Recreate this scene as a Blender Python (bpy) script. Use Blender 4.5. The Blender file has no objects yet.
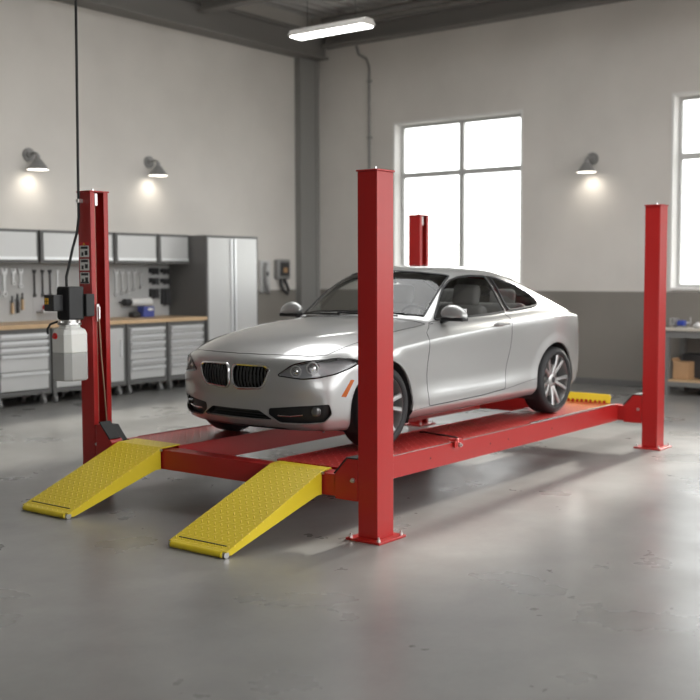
import bpy, bmesh, math, random
from mathutils import Vector, Matrix
from mathutils.bvhtree import BVHTree
random.seed(7)
SC = bpy.context.scene
COL = SC.collection
PI = math.pi
W, L, H, AX, AY = 3.003, 4.708, 2.431, 0.181, 0.158      # post grid: width, length, post height, post section

# ---------------------------------------------------------------- materials
def mat(name, col, rough=.5, metal=0, coat=0, coat_r=.05, emit=None, es=0, bump=None, noise=None, alpha=None, trans=0, ior=1.45, spec=.5):
    m = bpy.data.materials.new(name); m.use_nodes = True
    nt = m.node_tree; b = nt.nodes['Principled BSDF']
    b.inputs['Base Color'].default_value = (*col, 1)
    b.inputs['Roughness'].default_value = rough
    b.inputs['Metallic'].default_value = metal
    b.inputs['Coat Weight'].default_value = coat
    b.inputs['Coat Roughness'].default_value = coat_r
    b.inputs['IOR'].default_value = ior
    b.inputs['Specular IOR Level'].default_value = spec
    b.inputs['Transmission Weight'].default_value = trans
    if emit:
        b.inputs['Emission Color'].default_value = (*emit, 1); b.inputs['Emission Strength'].default_value = es
    tc = nt.nodes.new('ShaderNodeTexCoord')
    if noise:        # (scale, amount, roughness amount)
        n = nt.nodes.new('ShaderNodeTexNoise'); n.inputs['Scale'].default_value = noise[0]; n.inputs['Detail'].default_value = 6
        nt.links.new(tc.outputs['Object'], n.inputs['Vector'])
        mx = nt.nodes.new('ShaderNodeMix'); mx.data_type = 'RGBA'
        mx.inputs['A'].default_value = (*[c*(1-noise[1]) for c in col], 1); mx.inputs['B'].default_value = (*[min(1, c*(1+noise[1])) for c in col], 1)
        nt.links.new(n.outputs['Fac'], mx.inputs['Factor']); nt.links.new(mx.outputs['Result'], b.inputs['Base Color'])
        if len(noise) > 2:
            mr = nt.nodes.new('ShaderNodeMapRange'); mr.inputs['From Min'].default_value = .3; mr.inputs['From Max'].default_value = .7
            mr.inputs['To Min'].default_value = rough-noise[2]; mr.inputs['To Max'].default_value = rough+noise[2]
            nt.links.new(n.outputs['Fac'], mr.inputs['Value']); nt.links.new(mr.outputs['Result'], b.inputs['Roughness'])
    if bump:         # (scale, strength, distance)
        n = nt.nodes.new('ShaderNodeTexNoise'); n.inputs['Scale'].default_value = bump[0]; n.inputs['Detail'].default_value = 4
        nt.links.new(tc.outputs['Object'], n.inputs['Vector'])
        bp = nt.nodes.new('ShaderNodeBump'); bp.inputs['Strength'].default_value = bump[1]; bp.inputs['Distance'].default_value = bump[2]
        nt.links.new(n.outputs['Fac'], bp.inputs['Height']); nt.links.new(bp.outputs['Normal'], b.inputs['Normal'])
    return m

def tread(m, pitch=.058, strength=1, dist=.009, glint=1):
    """raised lozenges of checker plate, alternating directions"""
    nt = m.node_tree; b = nt.nodes['Principled BSDF']
    def nd(t, **k):
        n = nt.nodes.new(t)
        for a, v in k.items(): setattr(n, a, v)
        return n
    def M(op, a, b2=None):
        n = nd('ShaderNodeMath', operation=op)
        for i, v in enumerate((a, b2)):
            if v is None: continue
            if isinstance(v, (int, float)): n.inputs[i].default_value = v
            else: nt.links.new(v, n.inputs[i])
        return n.outputs[0]
    tc = nd('ShaderNodeTexCoord'); sp = nd('ShaderNodeSeparateXYZ'); nt.links.new(tc.outputs['Object'], sp.inputs[0])
    x, y = sp.outputs[0], sp.outputs[1]
    u = M('DIVIDE', M('ADD', x, y), pitch*1.414); v = M('DIVIDE', M('SUBTRACT', x, y), pitch*1.414)
    fu = M('SUBTRACT', M('FRACT', u), .5); fv = M('SUBTRACT', M('FRACT', v), .5)
    par = M('MODULO', M('ABSOLUTE', M('ADD', M('FLOOR', u), M('FLOOR', v))), 2)
    inv = M('SUBTRACT', 1, par)
    a = M('ADD', M('MULTIPLY', fu, par), M('MULTIPLY', fv, inv)); c = M('ADD', M('MULTIPLY', fv, par), M('MULTIPLY', fu, inv))
    d = M('ADD', M('POWER', M('MULTIPLY', M('ABSOLUTE', a), 2.2), 2), M('POWER', M('MULTIPLY', M('ABSOLUTE', c), 7), 2))
    h = M('MAXIMUM', M('SUBTRACT', 1, d), 0)
    h = M('POWER', h, .5)
    bp = nd('ShaderNodeBump'); bp.inputs['Strength'].default_value = strength; bp.inputs['Distance'].default_value = dist
    nt.links.new(h, bp.inputs['Height']); nt.links.new(bp.outputs['Normal'], b.inputs['Normal'])
    c0 = b.inputs['Base Color'].default_value[:]            # raised tops painted paler, a highlight put into the colour
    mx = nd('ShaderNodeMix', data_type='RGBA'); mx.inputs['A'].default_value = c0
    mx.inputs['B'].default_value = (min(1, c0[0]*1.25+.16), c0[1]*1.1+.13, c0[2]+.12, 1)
    nt.links.new(M('MULTIPLY', h, glint), mx.inputs['Factor']); nt.links.new(mx.outputs['Result'], b.inputs['Base Color'])
    return m

def glass(name, tint, gloss_r=.02, dark=.0, fac=.12):
    m = bpy.data.materials.new(name); m.use_nodes = True; nt = m.node_tree
    nt.nodes.remove(nt.nodes['Principled BSDF']); out = nt.nodes['Material Output']
    t = nt.nodes.new('ShaderNodeBsdfTransparent'); t.inputs[0].default_value = (*tint, 1)
    g = nt.nodes.new('ShaderNodeBsdfGlossy'); g.inputs['Roughness'].default_value = gloss_r
    lw = nt.nodes.new('ShaderNodeLayerWeight'); lw.inputs['Blend'].default_value = .12
    mp = nt.nodes.new('ShaderNodeMapRange'); mp.inputs['To Min'].default_value = .05; mp.inputs['To Max'].default_value = 1
    nt.links.new(lw.outputs['Fresnel'], mp.inputs['Value'])
    mx = nt.nodes.new('ShaderNodeMixShader')
    nt.links.new(mp.outputs['Result'], mx.inputs[0]); nt.links.new(t.outputs[0], mx.inputs[1]); nt.links.new(g.outputs[0], mx.inputs[2])
    nt.links.new(mx.outputs[0], out.inputs[0])
    return m

M_ = {}
M_['red'] = mat('red_powder_coat', (.37, .010, .009), .42, bump=(420, .12, .0006), coat=.3, coat_r=.28)
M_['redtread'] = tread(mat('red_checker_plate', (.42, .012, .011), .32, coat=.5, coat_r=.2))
M_['yellow'] = mat('yellow_powder_coat', (.66, .50, .022), .38, bump=(300, .08, .0005))
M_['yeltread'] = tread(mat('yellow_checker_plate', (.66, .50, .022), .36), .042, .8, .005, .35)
M_['galv'] = mat('zinc_plated_steel', (.62, .61, .60), .3, 1)
M_['chrome'] = mat('chrome', (.85, .85, .86), .08, 1)
M_['satin'] = mat('satin_silver', (.66, .66, .67), .22, 1)
M_['paint'] = mat('silver_car_paint', (.42, .42, .415), .36, .6, coat=1, coat_r=.03)
M_['rim'] = mat('alloy_wheel_silver', (.42, .415, .41), .34, .8, coat=.5)
M_['tyre'] = mat('tyre_rubber', (.014, .014, .015), .62, bump=(90, .2, .001))
M_['black'] = mat('black_plastic', (.012, .012, .013), .42)
M_['blackg'] = mat('gloss_black', (.006, .006, .007), .12, coat=.5)
M_['dark'] = mat('dark_plastic', (.035, .035, .037), .5)
M_['cloth'] = mat('charcoal_seat_fabric', (.11, .107, .103), .85, bump=(300, .3, .001))
M_['lining'] = mat('dark_cabin_lining', (.36, .35, .34), .8)
M_['glass'] = glass('window_glass', (.95, .96, .955))
M_['wglass'] = glass('windscreen_glass', (.92, .94, .93))
M_['lens'] = glass('headlamp_lens', (.93, .93, .93))
M_['hbucket'] = mat('headlamp_bucket', (.36, .36, .37), .35, .4)
M_['lampw'] = mat('lamp_ring_white', (.5, .5, .5), .3)
M_['amber'] = mat('amber_reflector', (.45, .10, .012), .25, coat=.6)
M_['tail'] = mat('red_tail_lens', (.35, .01, .01), .15, coat=.6)
M_['slat'] = mat('grille_slat_black', (.006, .006, .006), .6)
M_['fog'] = mat('fog_lamp_glass', (.10, .10, .10), .18, .6, coat=.6)
M_['disc'] = mat('brake_disc_steel', (.3, .29, .28), .35, 1)
M_['cabinet'] = mat('pale_grey_cabinet_steel', (.58, .58, .575), .34, .3, bump=(3, .05, .01))
M_['cabframe'] = mat('charcoal_cabinet_frame', (.13, .128, .125), .45)
M_['handle'] = mat('aluminium_handle', (.82, .83, .84), .3, .6)
M_['wood'] = mat('oiled_wood_worktop', (.55, .38, .22), .45, noise=(9, .18))
M_['peg'] = mat('pale_grey_wall_panel', (.44, .44, .435), .6)
M_['toolsteel'] = mat('tool_steel', (.62, .62, .62), .3, .8)
M_['poly'] = mat('milky_white_tank_plastic', (.74, .74, .71), .4, trans=.0)
M_['oil'] = mat('grey_oil_in_tank', (.42, .42, .41), .38)
M_['redp'] = mat('bright_red_plastic', (.6, .02, .02), .35)
M_['blue'] = mat('blue_card', (.07, .09, .33), .6)
M_['bluep'] = mat('blue_tool_enamel', (.03, .06, .35), .35, coat=.4)
M_['paper'] = mat('white_paper', (.78, .77, .74), .7)
M_['card'] = mat('brown_cardboard', (.42, .25, .13), .8, noise=(12, .1))
M_['steelbeam'] = mat('grey_painted_structural_steel', (.21, .20, .19), .55)
M_['column'] = mat('grey_painted_column', (.25, .245, .235), .5)
M_['bench'] = mat('grey_bench_steel', (.17, .17, .165), .5)
M_['benchtop'] = mat('pale_bench_top', (.52, .48, .42), .5, noise=(8, .1))
M_['winframe'] = mat('grey_window_frame', (.50, .50, .49), .45)
M_['reveal'] = mat('white_plaster_reveal', (.74, .73, .71), .8)
M_['lampgrey'] = mat('grey_lamp_enamel', (.26, .255, .25), .4, .2)
M_['bulb'] = mat('lit_bulb', (1, .95, .85), .5, emit=(1, .94, .84), es=2.2)
M_['tube'] = mat('lit_tube_diffuser', (1, 1, 1), .5, emit=(1, .99, .96), es=7)
M_['fixture'] = mat('white_fixture_steel', (.62, .60, .57), .4)
M_['rubber'] = mat('black_rubber', (.018, .018, .018), .7)
M_['yelp'] = mat('yellow_warning_label', (.75, .42, .02), .5)
M_['copper'] = mat('brown_lift_cable', (.30, .19, .13), .45, .6)

def corrugated():
    m = mat('corrugated_roof_steel', (.62, .61, .59), .45, 0); return m
M_['corr'] = corrugated()

def wall_mat(name, up, low):
    m = mat(name, up, .85, bump=(60, .08, .002)); nt = m.node_tree; b = nt.nodes['Principled BSDF']
    g = nt.nodes.new('ShaderNodeNewGeometry'); s = nt.nodes.new('ShaderNodeSeparateXYZ'); nt.links.new(g.outputs['Position'], s.inputs[0])
    c = nt.nodes.new('ShaderNodeMath'); c.operation = 'GREATER_THAN'; c.inputs[1].default_value = 1.47; nt.links.new(s.outputs[2], c.inputs[0])
    n = nt.nodes.new('ShaderNodeTexNoise'); n.inputs['Scale'].default_value = .9; n.inputs['Detail'].default_value = 5; nt.links.new(g.outputs['Position'], n.inputs['Vector'])
    mr = nt.nodes.new('ShaderNodeMapRange'); mr.inputs['From Min'].default_value = .25; mr.inputs['From Max'].default_value = .75
    mr.inputs['To Min'].default_value = .92; mr.inputs['To Max'].default_value = 1.06; nt.links.new(n.outputs['Fac'], mr.inputs['Value'])
    mx = nt.nodes.new('ShaderNodeMix'); mx.data_type = 'RGBA'; mx.inputs['A'].default_value = (*low, 1); mx.inputs['B'].default_value = (*up, 1)
    nt.links.new(c.outputs[0], mx.inputs['Factor'])
    vm = nt.nodes.new('ShaderNodeVectorMath'); vm.operation = 'SCALE'; nt.links.new(mx.outputs['Result'], vm.inputs[0]); nt.links.new(mr.outputs['Result'], vm.inputs['Scale'])
    nt.links.new(vm.outputs[0], b.inputs['Base Color'])
    return m
M_['wall'] = wall_mat('two_tone_wall_paint', (.66, .628, .588), (.225, .207, .184))

def floor_mat():
    m = mat('polished_concrete', (.3, .3, .3), .35); nt = m.node_tree; b = nt.nodes['Principled BSDF']
    g = nt.nodes.new('ShaderNodeNewGeometry')
    def noise(s, d, r=.6):
        n = nt.nodes.new('ShaderNodeTexNoise'); n.inputs['Scale'].default_value = s; n.inputs['Detail'].default_value = d; n.inputs['Roughness'].default_value = r
        nt.links.new(g.outputs['Position'], n.inputs['Vector']); return n.outputs['Fac']
    def rng(v, a, b2, c, d):
        r = nt.nodes.new('ShaderNodeMapRange'); r.inputs['From Min'].default_value = a; r.inputs['From Max'].default_value = b2
        r.inputs['To Min'].default_value = c; r.inputs['To Max'].default_value = d; nt.links.new(v, r.inputs['Value']); return r.outputs['Result']
    def mul(a, b2):
        n = nt.nodes.new('ShaderNodeMath'); n.operation = 'MULTIPLY'; nt.links.new(a, n.inputs[0]); nt.links.new(b2, n.inputs[1]); return n.outputs[0]
    v = mul(mul(rng(noise(.5, 6, .6), .25, .75, .80, 1.18), rng(noise(3.2, 5, .6), .2, .8, .88, 1.12)), rng(noise(22, 6, .7), .25, .75, .96, 1.04))
    vm = nt.nodes.new('ShaderNodeVectorMath'); vm.operation = 'SCALE'; vm.inputs[0].default_value = (.215, .211, .203); nt.links.new(v, vm.inputs['Scale'])
    nt.links.new(vm.outputs[0], b.inputs['Base Color'])
    nt.links.new(rng(noise(1.1, 5, .55), .3, .7, .24, .38), b.inputs['Roughness'])
    bp = nt.nodes.new('ShaderNodeBump'); bp.inputs['Strength'].default_value = .04; bp.inputs['Distance'].default_value = .002
    nt.links.new(noise(5, 5, .55), bp.inputs['Height']); nt.links.new(bp.outputs['Normal'], b.inputs['Normal'])
    return m
M_['floor'] = floor_mat()
M_['darkwall'] = mat('dark_wall_to_cut_light', (.10, .098, .093), .8, noise=(2, .1))  # for the unseen back wall, darkened to keep light off camera-facing sides

# ---------------------------------------------------------------- mesh helpers
def link(name, me, parent=None):
    o = bpy.data.objects.new(name, me); COL.objects.link(o)
    if parent is not None: o.parent = parent
    return o

def root_of(o):
    while o.parent: o = o.parent
    return o

def obj(name, bm, m, parent=None, smooth=False, local=False, angle=35, label=None, bevel=0, origin=None):
    """link a bmesh (world coordinates unless local) as one mesh object"""
    off = Vector((0, 0, 0))
    if parent is not None and not local: off = root_of(parent).location.copy()
    loc = None
    if parent is None:
        if origin is None:
            xs = [v.co for v in bm.verts]
            origin = Vector(((min(v.x for v in xs)+max(v.x for v in xs))/2, (min(v.y for v in xs)+max(v.y for v in xs))/2, min(v.z for v in xs)))
        off = Vector(origin); loc = off
    if off.length: bmesh.ops.translate(bm, verts=bm.verts, vec=-off)
    me = bpy.data.meshes.new(name); bm.to_mesh(me); bm.free()
    for mm in (m if isinstance(m, (list, tuple)) else [m]): me.materials.append(M_[mm] if isinstance(mm, str) else mm)
    o = link(name, me, parent)
    if loc is not None: o.location = loc
    if smooth:
        me.polygons.foreach_set('use_smooth', [True]*len(me.polygons))
        if angle < 180:
            try: me.set_sharp_from_angle(angle=math.radians(angle))
            except Exception: pass
    if bevel:
        md = o.modifiers.new('edge_rounding', 'BEVEL'); md.width = bevel; md.segments = 2; md.limit_method = 'ANGLE'; md.angle_limit = math.radians(40)
    if label: o['label'] = label
    return o

def thing(name, label, cat, loc=(0, 0, 0), group=None, rz=0):
    o = bpy.data.objects.new(name, None); COL.objects.link(o); o.location = loc; o.rotation_euler = (0, 0, rz)
    o.empty_display_size = .1
    return tag(o, label, cat, group)

def tag(o, label, cat, group=None):
    o['label'] = label; o['category'] = cat
    if group: o['group'] = group
    return o

def struct(name, bm, m, **k):
    o = obj(name, bm, m, None, **k); o['kind'] = 'structure'; return o

def B(): return bmesh.new()

def box(bm, x0, x1, y0, y1, z0, z1, mi=0, mtx=None):
    vs = [bm.verts.new((x, y, z)) for x in (x0, x1) for y in (y0, y1) for z in (z0, z1)]
    for q in ((0, 1, 3, 2), (4, 6, 7, 5), (0, 4, 5, 1), (2, 3, 7, 6), (0, 2, 6, 4), (1, 5, 7, 3)):
        f = bm.faces.new([vs[i] for i in q]); f.material_index = mi
    if mtx is not None: bmesh.ops.transform(bm, matrix=mtx, verts=vs)
    return vs

def prism(bm, pts, a, b, axis='y', mi=0):
    """extrude a 2D polygon between a and b along an axis"""
    def P(u, v, w):
        return {'y': (u, w, v), 'x': (w, u, v), 'z': (u, v, w)}[axis]
    A = [bm.verts.new(P(u, v, a)) for u, v in pts]; C = [bm.verts.new(P(u, v, b)) for u, v in pts]
    fs = [bm.faces.new(A), bm.faces.new(C[::-1])]
    n = len(pts)
    for i in range(n): fs.append(bm.faces.new((A[i], C[i], C[(i+1) % n], A[(i+1) % n])))
    for f in fs: f.material_index = mi
    bmesh.ops.recalc_face_normals(bm, faces=fs)
    return A+C

def cyl(bm, p0, p1, r0, r1=None, n=16, mi=0, cap=True):
    r1 = r0 if r1 is None else r1
    p0, p1 = Vector(p0), Vector(p1); d = (p1-p0).normalized()
    up = Vector((0, 0, 1)) if abs(d.z) < .9 else Vector((1, 0, 0))
    u = d.cross(up).normalized(); v = d.cross(u)
    R = []
    for p, r in ((p0, r0), (p1, r1)):
        R.append([bm.verts.new(p+(u*math.cos(2*PI*i/n)+v*math.sin(2*PI*i/n))*r) for i in range(n)])
    fs = [bm.faces.new((R[0][i], R[0][(i+1) % n], R[1][(i+1) % n], R[1][i])) for i in range(n)]
    if cap: fs += [bm.faces.new(R[0][::-1]), bm.faces.new(R[1])]
    for f in fs: f.material_index = mi
    bmesh.ops.recalc_face_normals(bm, faces=fs)
    return R[0]+R[1]

def tube(bm, pts, r, n=8, closed=False, mi=0, flat=1.0):
    pts = [Vector(p) for p in pts]
    N = len(pts); rings = []
    prev = None
    for i in range(N):
        a = pts[(i-1) % N] if (closed or i > 0) else pts[i]; b = pts[(i+1) % N] if (closed or i < N-1) else pts[i]
        d = (b-a).normalized() if (b-a).length > 1e-9 else Vector((1, 0, 0))
        if prev is None:
            up = Vector((0, 0, 1)) if abs(d.z) < .9 else Vector((1, 0, 0)); u = d.cross(up).normalized()
        else:
            u = (prev-d*prev.dot(d)); u = u.normalized() if u.length > 1e-6 else d.orthogonal().normalized()
        prev = u; v = d.cross(u)
        rings.append([bm.verts.new(pts[i]+(u*math.cos(2*PI*k/n)+v*math.sin(2*PI*k/n)*flat)*r) for k in range(n)])
    fs = []
    for i in range(N if closed else N-1):
        A, C = rings[i], rings[(i+1) % N]
        sh = 0
        if closed and i == N-1:
            sh = min(range(n), key=lambda s: sum((A[k].co-C[(k+s) % n].co).length for k in range(n)))
        for k in range(n): fs.append(bm.faces.new((A[k], A[(k+1) % n], C[(k+1+sh) % n], C[(k+sh) % n])))
    if not closed: fs += [bm.faces.new(rings[0][::-1]), bm.faces.new(rings[-1])]
    for f in fs: f.material_index = mi
    bmesh.ops.recalc_face_normals(bm, faces=fs)

def lathe(bm, prof, mtx=None, n=48, mi=0, closed=False):
    """prof: (radius, axial) pairs, revolved about local Y"""
    rings = []
    for r, a in prof:
        rings.append([bm.verts.new((r*math.cos(2*PI*i/n), a, r*math.sin(2*PI*i/n))) for i in range(n)])
    fs = []
    m = len(prof)
    for j in range(m if closed else m-1):
        for i in range(n):
            fs.append(bm.faces.new((rings[j][i], rings[j][(i+1) % n], rings[(j+1) % m][(i+1) % n], rings[(j+1) % m][i])))
    for f in fs: f.material_index = mi
    bmesh.ops.recalc_face_normals(bm, faces=fs)
    vs = [v for r in rings for v in r]
    if mtx is not None: bmesh.ops.transform(bm, matrix=mtx, verts=vs)
    return vs

def rounded(bm, x0, x1, y0, y1, z0, z1, r, seg=3, mtx=None):
    vs = box(bm, x0, x1, y0, y1, z0, z1)
    es = list({e for v in vs for e in v.link_edges})
    res = bmesh.ops.bevel(bm, geom=es, offset=r, segments=seg, profile=.5, affect='EDGES')
    if mtx is not None:
        bmesh.ops.transform(bm, matrix=mtx, verts=list({v for f in res['faces'] for v in f.verts}))

# ---------------------------------------------------------------- room
XW, YW, XB, YR, ZC = 10.25, 9.0, -9.5, -8.0, 6.5
WINS = [(4.57, 7.16), (-.52, 2.07), (-7.5, -3.4)]  # last window is unseen, placed and widened to brighten posts and floor
WZ0, WZ1 = 1.5, 4.42
bm = B(); box(bm, XB, XW+.35, YR, YW+.3, -.15, 0); struct('floor', bm, 'floor')
bm = B(); box(bm, XB, XW+.35, YW, YW+.3, 0, ZC); struct('wall_left', bm, 'wall')
# window wall, with openings
bm = B()
ys = sorted([YR, YW]+[v for w in WINS for v in w])
for a, b in zip(ys[:-1], ys[1:]):
    if (a, b) in WINS or any(abs(a-w[0]) < 1e-6 for w in WINS):
        box(bm, XW, XW+.35, a, b, 0, WZ0); box(bm, XW, XW+.35, a, b, WZ1, ZC)
    else: box(bm, XW, XW+.35, a, b, 0, ZC)
struct('wall_right', bm, 'wall')
# wall behind the camera's right, its unseen openings added and shaped to let light in
bm = B()
xs = [XB, -8.9, -3.3, -2.7, 3.1, 3.7, 9.4, XW+.35]
for i, (a, b) in enumerate(zip(xs[:-1], xs[1:])):
    if i % 2: box(bm, a, b, YR-.3, YR, 5.6, ZC); box(bm, a, b, YR-.3, YR, 0, 1.1)
    else: box(bm, a, b, YR-.3, YR, 0, ZC)
struct('wall_front', bm, 'wall')
bm = B(); box(bm, XB-.3, XB, YR-.3, YW+.3, 0, ZC)
struct('wall_back', bm, 'darkwall')
# window linings and frames
for k, (y0, y1) in enumerate(WINS):
    bm = B(); t = .035
    box(bm, XW-.012, XW+.33, y0, y0+t, WZ0, WZ1); box(bm, XW-.012, XW+.33, y1-t, y1, WZ0, WZ1)
    box(bm, XW-.012, XW+.33, y0+t, y1-t, WZ1-t, WZ1); box(bm, XW-.05, XW+.33, y0+t, y1-t, WZ0, WZ0+t)
    r = struct('window_%d' % (k+1), bm, 'reveal')
    bm = B(); f = .05; xa, xb = XW+.20, XW+.27
    a, b, c, d = y0+t, y1-t, WZ0+t, WZ1-t
    box(bm, xa, xb, a, a+f, c, d); box(bm, xa, xb, b-f, b, c, d); box(bm, xa, xb, a+f, b-f, c, c+f); box(bm, xa, xb, a+f, b-f, d-f, d)
    ym = (y0+y1)/2; box(bm, xa, xb, ym-.045, ym+.045, c+f, d-f)
    box(bm, xa, xb, a+f, ym-.045, 3.455, 3.545); box(bm, xa, xb, ym+.045, b-f, 3.455, 3.545)
    fr = obj('window_frame', bm, 'winframe', r, local=False)
    bm = B(); box(bm, XW+.232, XW+.238, a+f, b-f, c+f, d-f); obj('pane', bm, 'glass', r)
# ceiling: corrugated sheet with ribs running along X
bm = B(); y = YR; p = .25; prof = []
while y < YW+.2:
    prof += [(y, ZC), (y+.09, ZC), (y+.125, ZC+.06), (y+.215, ZC+.06)]; y += p
def sheet(x0, x1, pr):
    q = [[bm.verts.new((x, a, z+dz)) for a, z in pr] for x, dz in ((x0, 0), (x1, 0), (x0, .02), (x1, .02))]
    for i in range(len(pr)-1):
        bm.faces.new((q[0][i], q[0][i+1], q[1][i+1], q[1][i])); bm.faces.new((q[2][i], q[3][i], q[3][i+1], q[2][i+1]))
LIGHT_GAP = [(1.8, 4.4)]  # roof opening out of view, added to light the tops of things
pr_in = [q for q in prof if -3.6 < q[0] < 5.2]
pr_a = [q for q in prof if q[0] <= pr_in[0][0]]; pr_b = [q for q in prof if q[0] >= pr_in[-1][0]]
sheet(XB, XW+.35, pr_a); sheet(XB, XW+.35, pr_b)
xs = [XB]+[v for w in LIGHT_GAP for v in w]+[XW+.35]
for i in range(0, len(xs), 2): sheet(xs[i], xs[i+1], pr_in)
struct('ceiling', bm, 'corr')
def ibeam(bm, axis, c, w, z0, z1, a, b, t=.03):
    def bx(u0, u1, za, zb):
        if axis == 'x': box(bm, a, b, u0, u1, za, zb)
        else: box(bm, u0, u1, a, b, za, zb)
    bx(c-w/2, c+w/2, z0, z0+t); bx(c-w/2, c+w/2, z1-t, z1); bx(c-.015, c+.015, z0+t, z1-t)
bm = B(); box(bm, XB, XW-.001, 8.70, 8.999, 5.72, 6.10); box(bm, XB, XW-.001, 8.62, 8.999, 6.10, 6.16); box(bm, XB, XW-.001, 8.62, 8.999, 5.70, 5.74)
struct('trim_1', bm, 'steelbeam')
bm = B(); box(bm, 10.02, XW-.001, YR, 8.60, 5.88, 5.93); box(bm, 10.12, XW-.001, YR, 8.60, 5.93, 6.16); box(bm, 9.96, XW-.001, YR, 8.60, 6.16, 6.2)
struct('trim_2', bm, 'steelbeam')
bm = B()
tube(bm, [(9.93, YR, 6.32), (9.93, 8.5, 6.32)], .06, 14)
struct('trim_3', bm, 'steelbeam', smooth=True)
for k, x in enumerate((6.98, 1.6, -3.8)):
    bm = B(); ibeam(bm, 'y', x, .22, 5.95, 6.44, YR, 8.60)
    struct('trim_%d' % (4+k), bm, 'steelbeam')
bm = B(); box(bm, 9.72, 10.249, 8.865, 8.999, .02, 5.69); box(bm, 9.70, 9.80, 8.845, 8.865, .02, 5.69); box(bm, 10.149, 10.249, 8.845, 8.865, .02, 5.69)
box(bm, 9.60, 10.249, 8.78, 8.999, 0, .02)
struct('trim_7', bm, 'column')
bm = B(); box(bm, XW-.02, XW-.001, YR, 8.77, 0, .1); struct('baseboard_right', bm, 'cabframe')
# conduit on the window wall
bm = B(); tube(bm, [(10.21, 7.95, 5.86), (10.21, 7.9, 5.7), (10.21, 7.72, 5.6), (10.21, 7.66, 5.45), (10.21, 7.66, .0)], .022, 10)
for z in (5.2, 4.2, 3.2, 2.3, 1.2, .3): box(bm, 10.2, 10.249, 7.62, 7.70, z-.02, z+.02)
tag(obj('conduit', bm, 'column', smooth=True), 'thin grey conduit pipe running down the window wall behind the nearest red post', 'conduit')

# ---------------------------------------------------------------- lift
lift = thing('car_lift', 'red four post car lift with yellow ramps carrying the silver coupe', 'car lift', (L/2, W/2, 0))
ZT = .4254        # runway top
def post(px, py, open_y, front):
    """channel post; (px,py) is its low corner; opens towards open_y (+1 / -1)"""
    t = .012; x0, x1, y0, y1 = px, px+AX, py, py+AY
    bm = B(); z0, z1 = .016, H-.012
    if open_y > 0: box(bm, x0, x1, y0, y0+t, z0, z1); ya, yb, yl0, yl1 = y0+t, y1, y1-t, y1
    else: box(bm, x0, x1, y1-t, y1, z0, z1); ya, yb, yl0, yl1 = y0, y1-t, y0, y0+t
    box(bm, x0, x0+t, ya, yb, z0, z1); box(bm, x1-t, x1, ya, yb, z0, z1)
    box(bm, x0+t, x0+.045, yl0, yl1, z0, z1); box(bm, x1-.045, x1-t, yl0, yl1, z0, z1)
    p = obj('post', bm, 'red', lift, bevel=.003)
    bm = B(); e = .0614; box(bm, x0-e, x1+e, y0-e, y1+e, 0, .016); obj('base_plate', bm, 'red', p, bevel=.003)
    bm = B(); box(bm, x0-.008, x1+.008, y0-.008, y1+.008, H-.012, H); obj('top_cap', bm, 'red', p, bevel=.003)
    bm = B(); cyl(bm, (px+AX/2, py+AY/2, H), (px+AX/2, py+AY/2, H+.024), .009, n=12); cyl(bm, (px+AX/2, py+AY/2, H), (px+AX/2, py+AY/2, H+.010), .02, n=6)
    obj('top_bolt', bm, 'galv', p, smooth=True)
    for ax in (x0-.036, x1+.036):
        for ay in (y0-.036, y1+.036):
            bm = B(); cyl(bm, (ax, ay, .016), (ax, ay, .028), .014, n=6); cyl(bm, (ax, ay, .028), (ax, ay, .046), .007, n=10)
            obj('anchor_bolt', bm, 'galv', p, smooth=True)
    # ladder bar and lifting cable inside the channel
    yc = (yb-.05) if open_y < 0 else (ya+.05)
    cy_ = py+AY/2
    bm = B(); cyl(bm, (px+.065, cy_-.05*(1 if open_y < 0 else -1), .3), (px+.065, cy_-.05*(1 if open_y < 0 else -1), H-.03), .0055, n=8)
    obj('lifting_cable', bm, 'copper', p, smooth=True)
    bm = B(); box(bm, px+.055, px+.08, cy_-.06*(1 if open_y < 0 else -1)-.012, cy_-.06*(1 if open_y < 0 else -1)+.012, H-.12, H-.02); obj('cable_anchor', bm, 'galv', p, bevel=.003)
    bm = B(); box(bm, px+.075, px+.105, *((yb-.035, yb-.002) if open_y < 0 else (ya+.002, ya+.035)), .25, H-.03)
    obj('ladder_bar', bm, 'red', p)
    return p
P1 = post(0, 0, 1, True); P2 = post(L, 0, 1, False); P3 = post(0, W-AY, -1, True); P4 = post(L, W-AY, -1, False)

def crossbeam(x0, x1, front):
    bm = B(); ya, yb = AY+.006, W-AY-.006; t = .008
    box(bm, x0, x1, ya, yb, .262, .412)
    c = obj('crossbeam', bm, 'red', lift, bevel=.004)
    s = 1 if front else -1
    for side in (0, 1):
        Y = lambda v: v if side == 0 else W-v
        # end bracket: a gusset plate on both faces of the beam
        poly = [(Y(ya), .25), (Y(ya), .53), (Y(ya+.085), .53), (Y(ya+.19), .418), (Y(ya+.19), .25)]
        bm = B(); prism(bm, poly, x0-.012, x0, 'x'); prism(bm, poly, x1, x1+.012, 'x')
        box(bm, x0, x1, min(Y(ya), Y(ya+.085)), max(Y(ya), Y(ya+.085)), .412, .522)
        b = obj('bracket', bm, 'red', c, bevel=.002)
        bm = B()
        pts = [(Y(ya), .531), (Y(ya+.088), .531), (Y(ya+.195), .418), (Y(ya+.20), .424), (Y(ya+.092), .540), (Y(ya), .540)]
        prism(bm, pts, x0-.014, x1+.014, 'x'); obj('rubber_pad', bm, 'rubber', c)
        bm = B()
        xf = x0-.012 if front else x0-.012
        cyl(bm, (xf, Y(ya+.035), .39), (xf-.012, Y(ya+.035), .39), .017, n=6); cyl(bm, (xf-.012, Y(ya+.035), .39), (xf-.026, Y(ya+.035), .39), .009, n=10)
        obj('bracket_bolt', bm, 'galv', c, smooth=True)
    return c
cb1 = crossbeam(.012, .15, True); cb2 = crossbeam(L+.012, L+.15, False)
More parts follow.
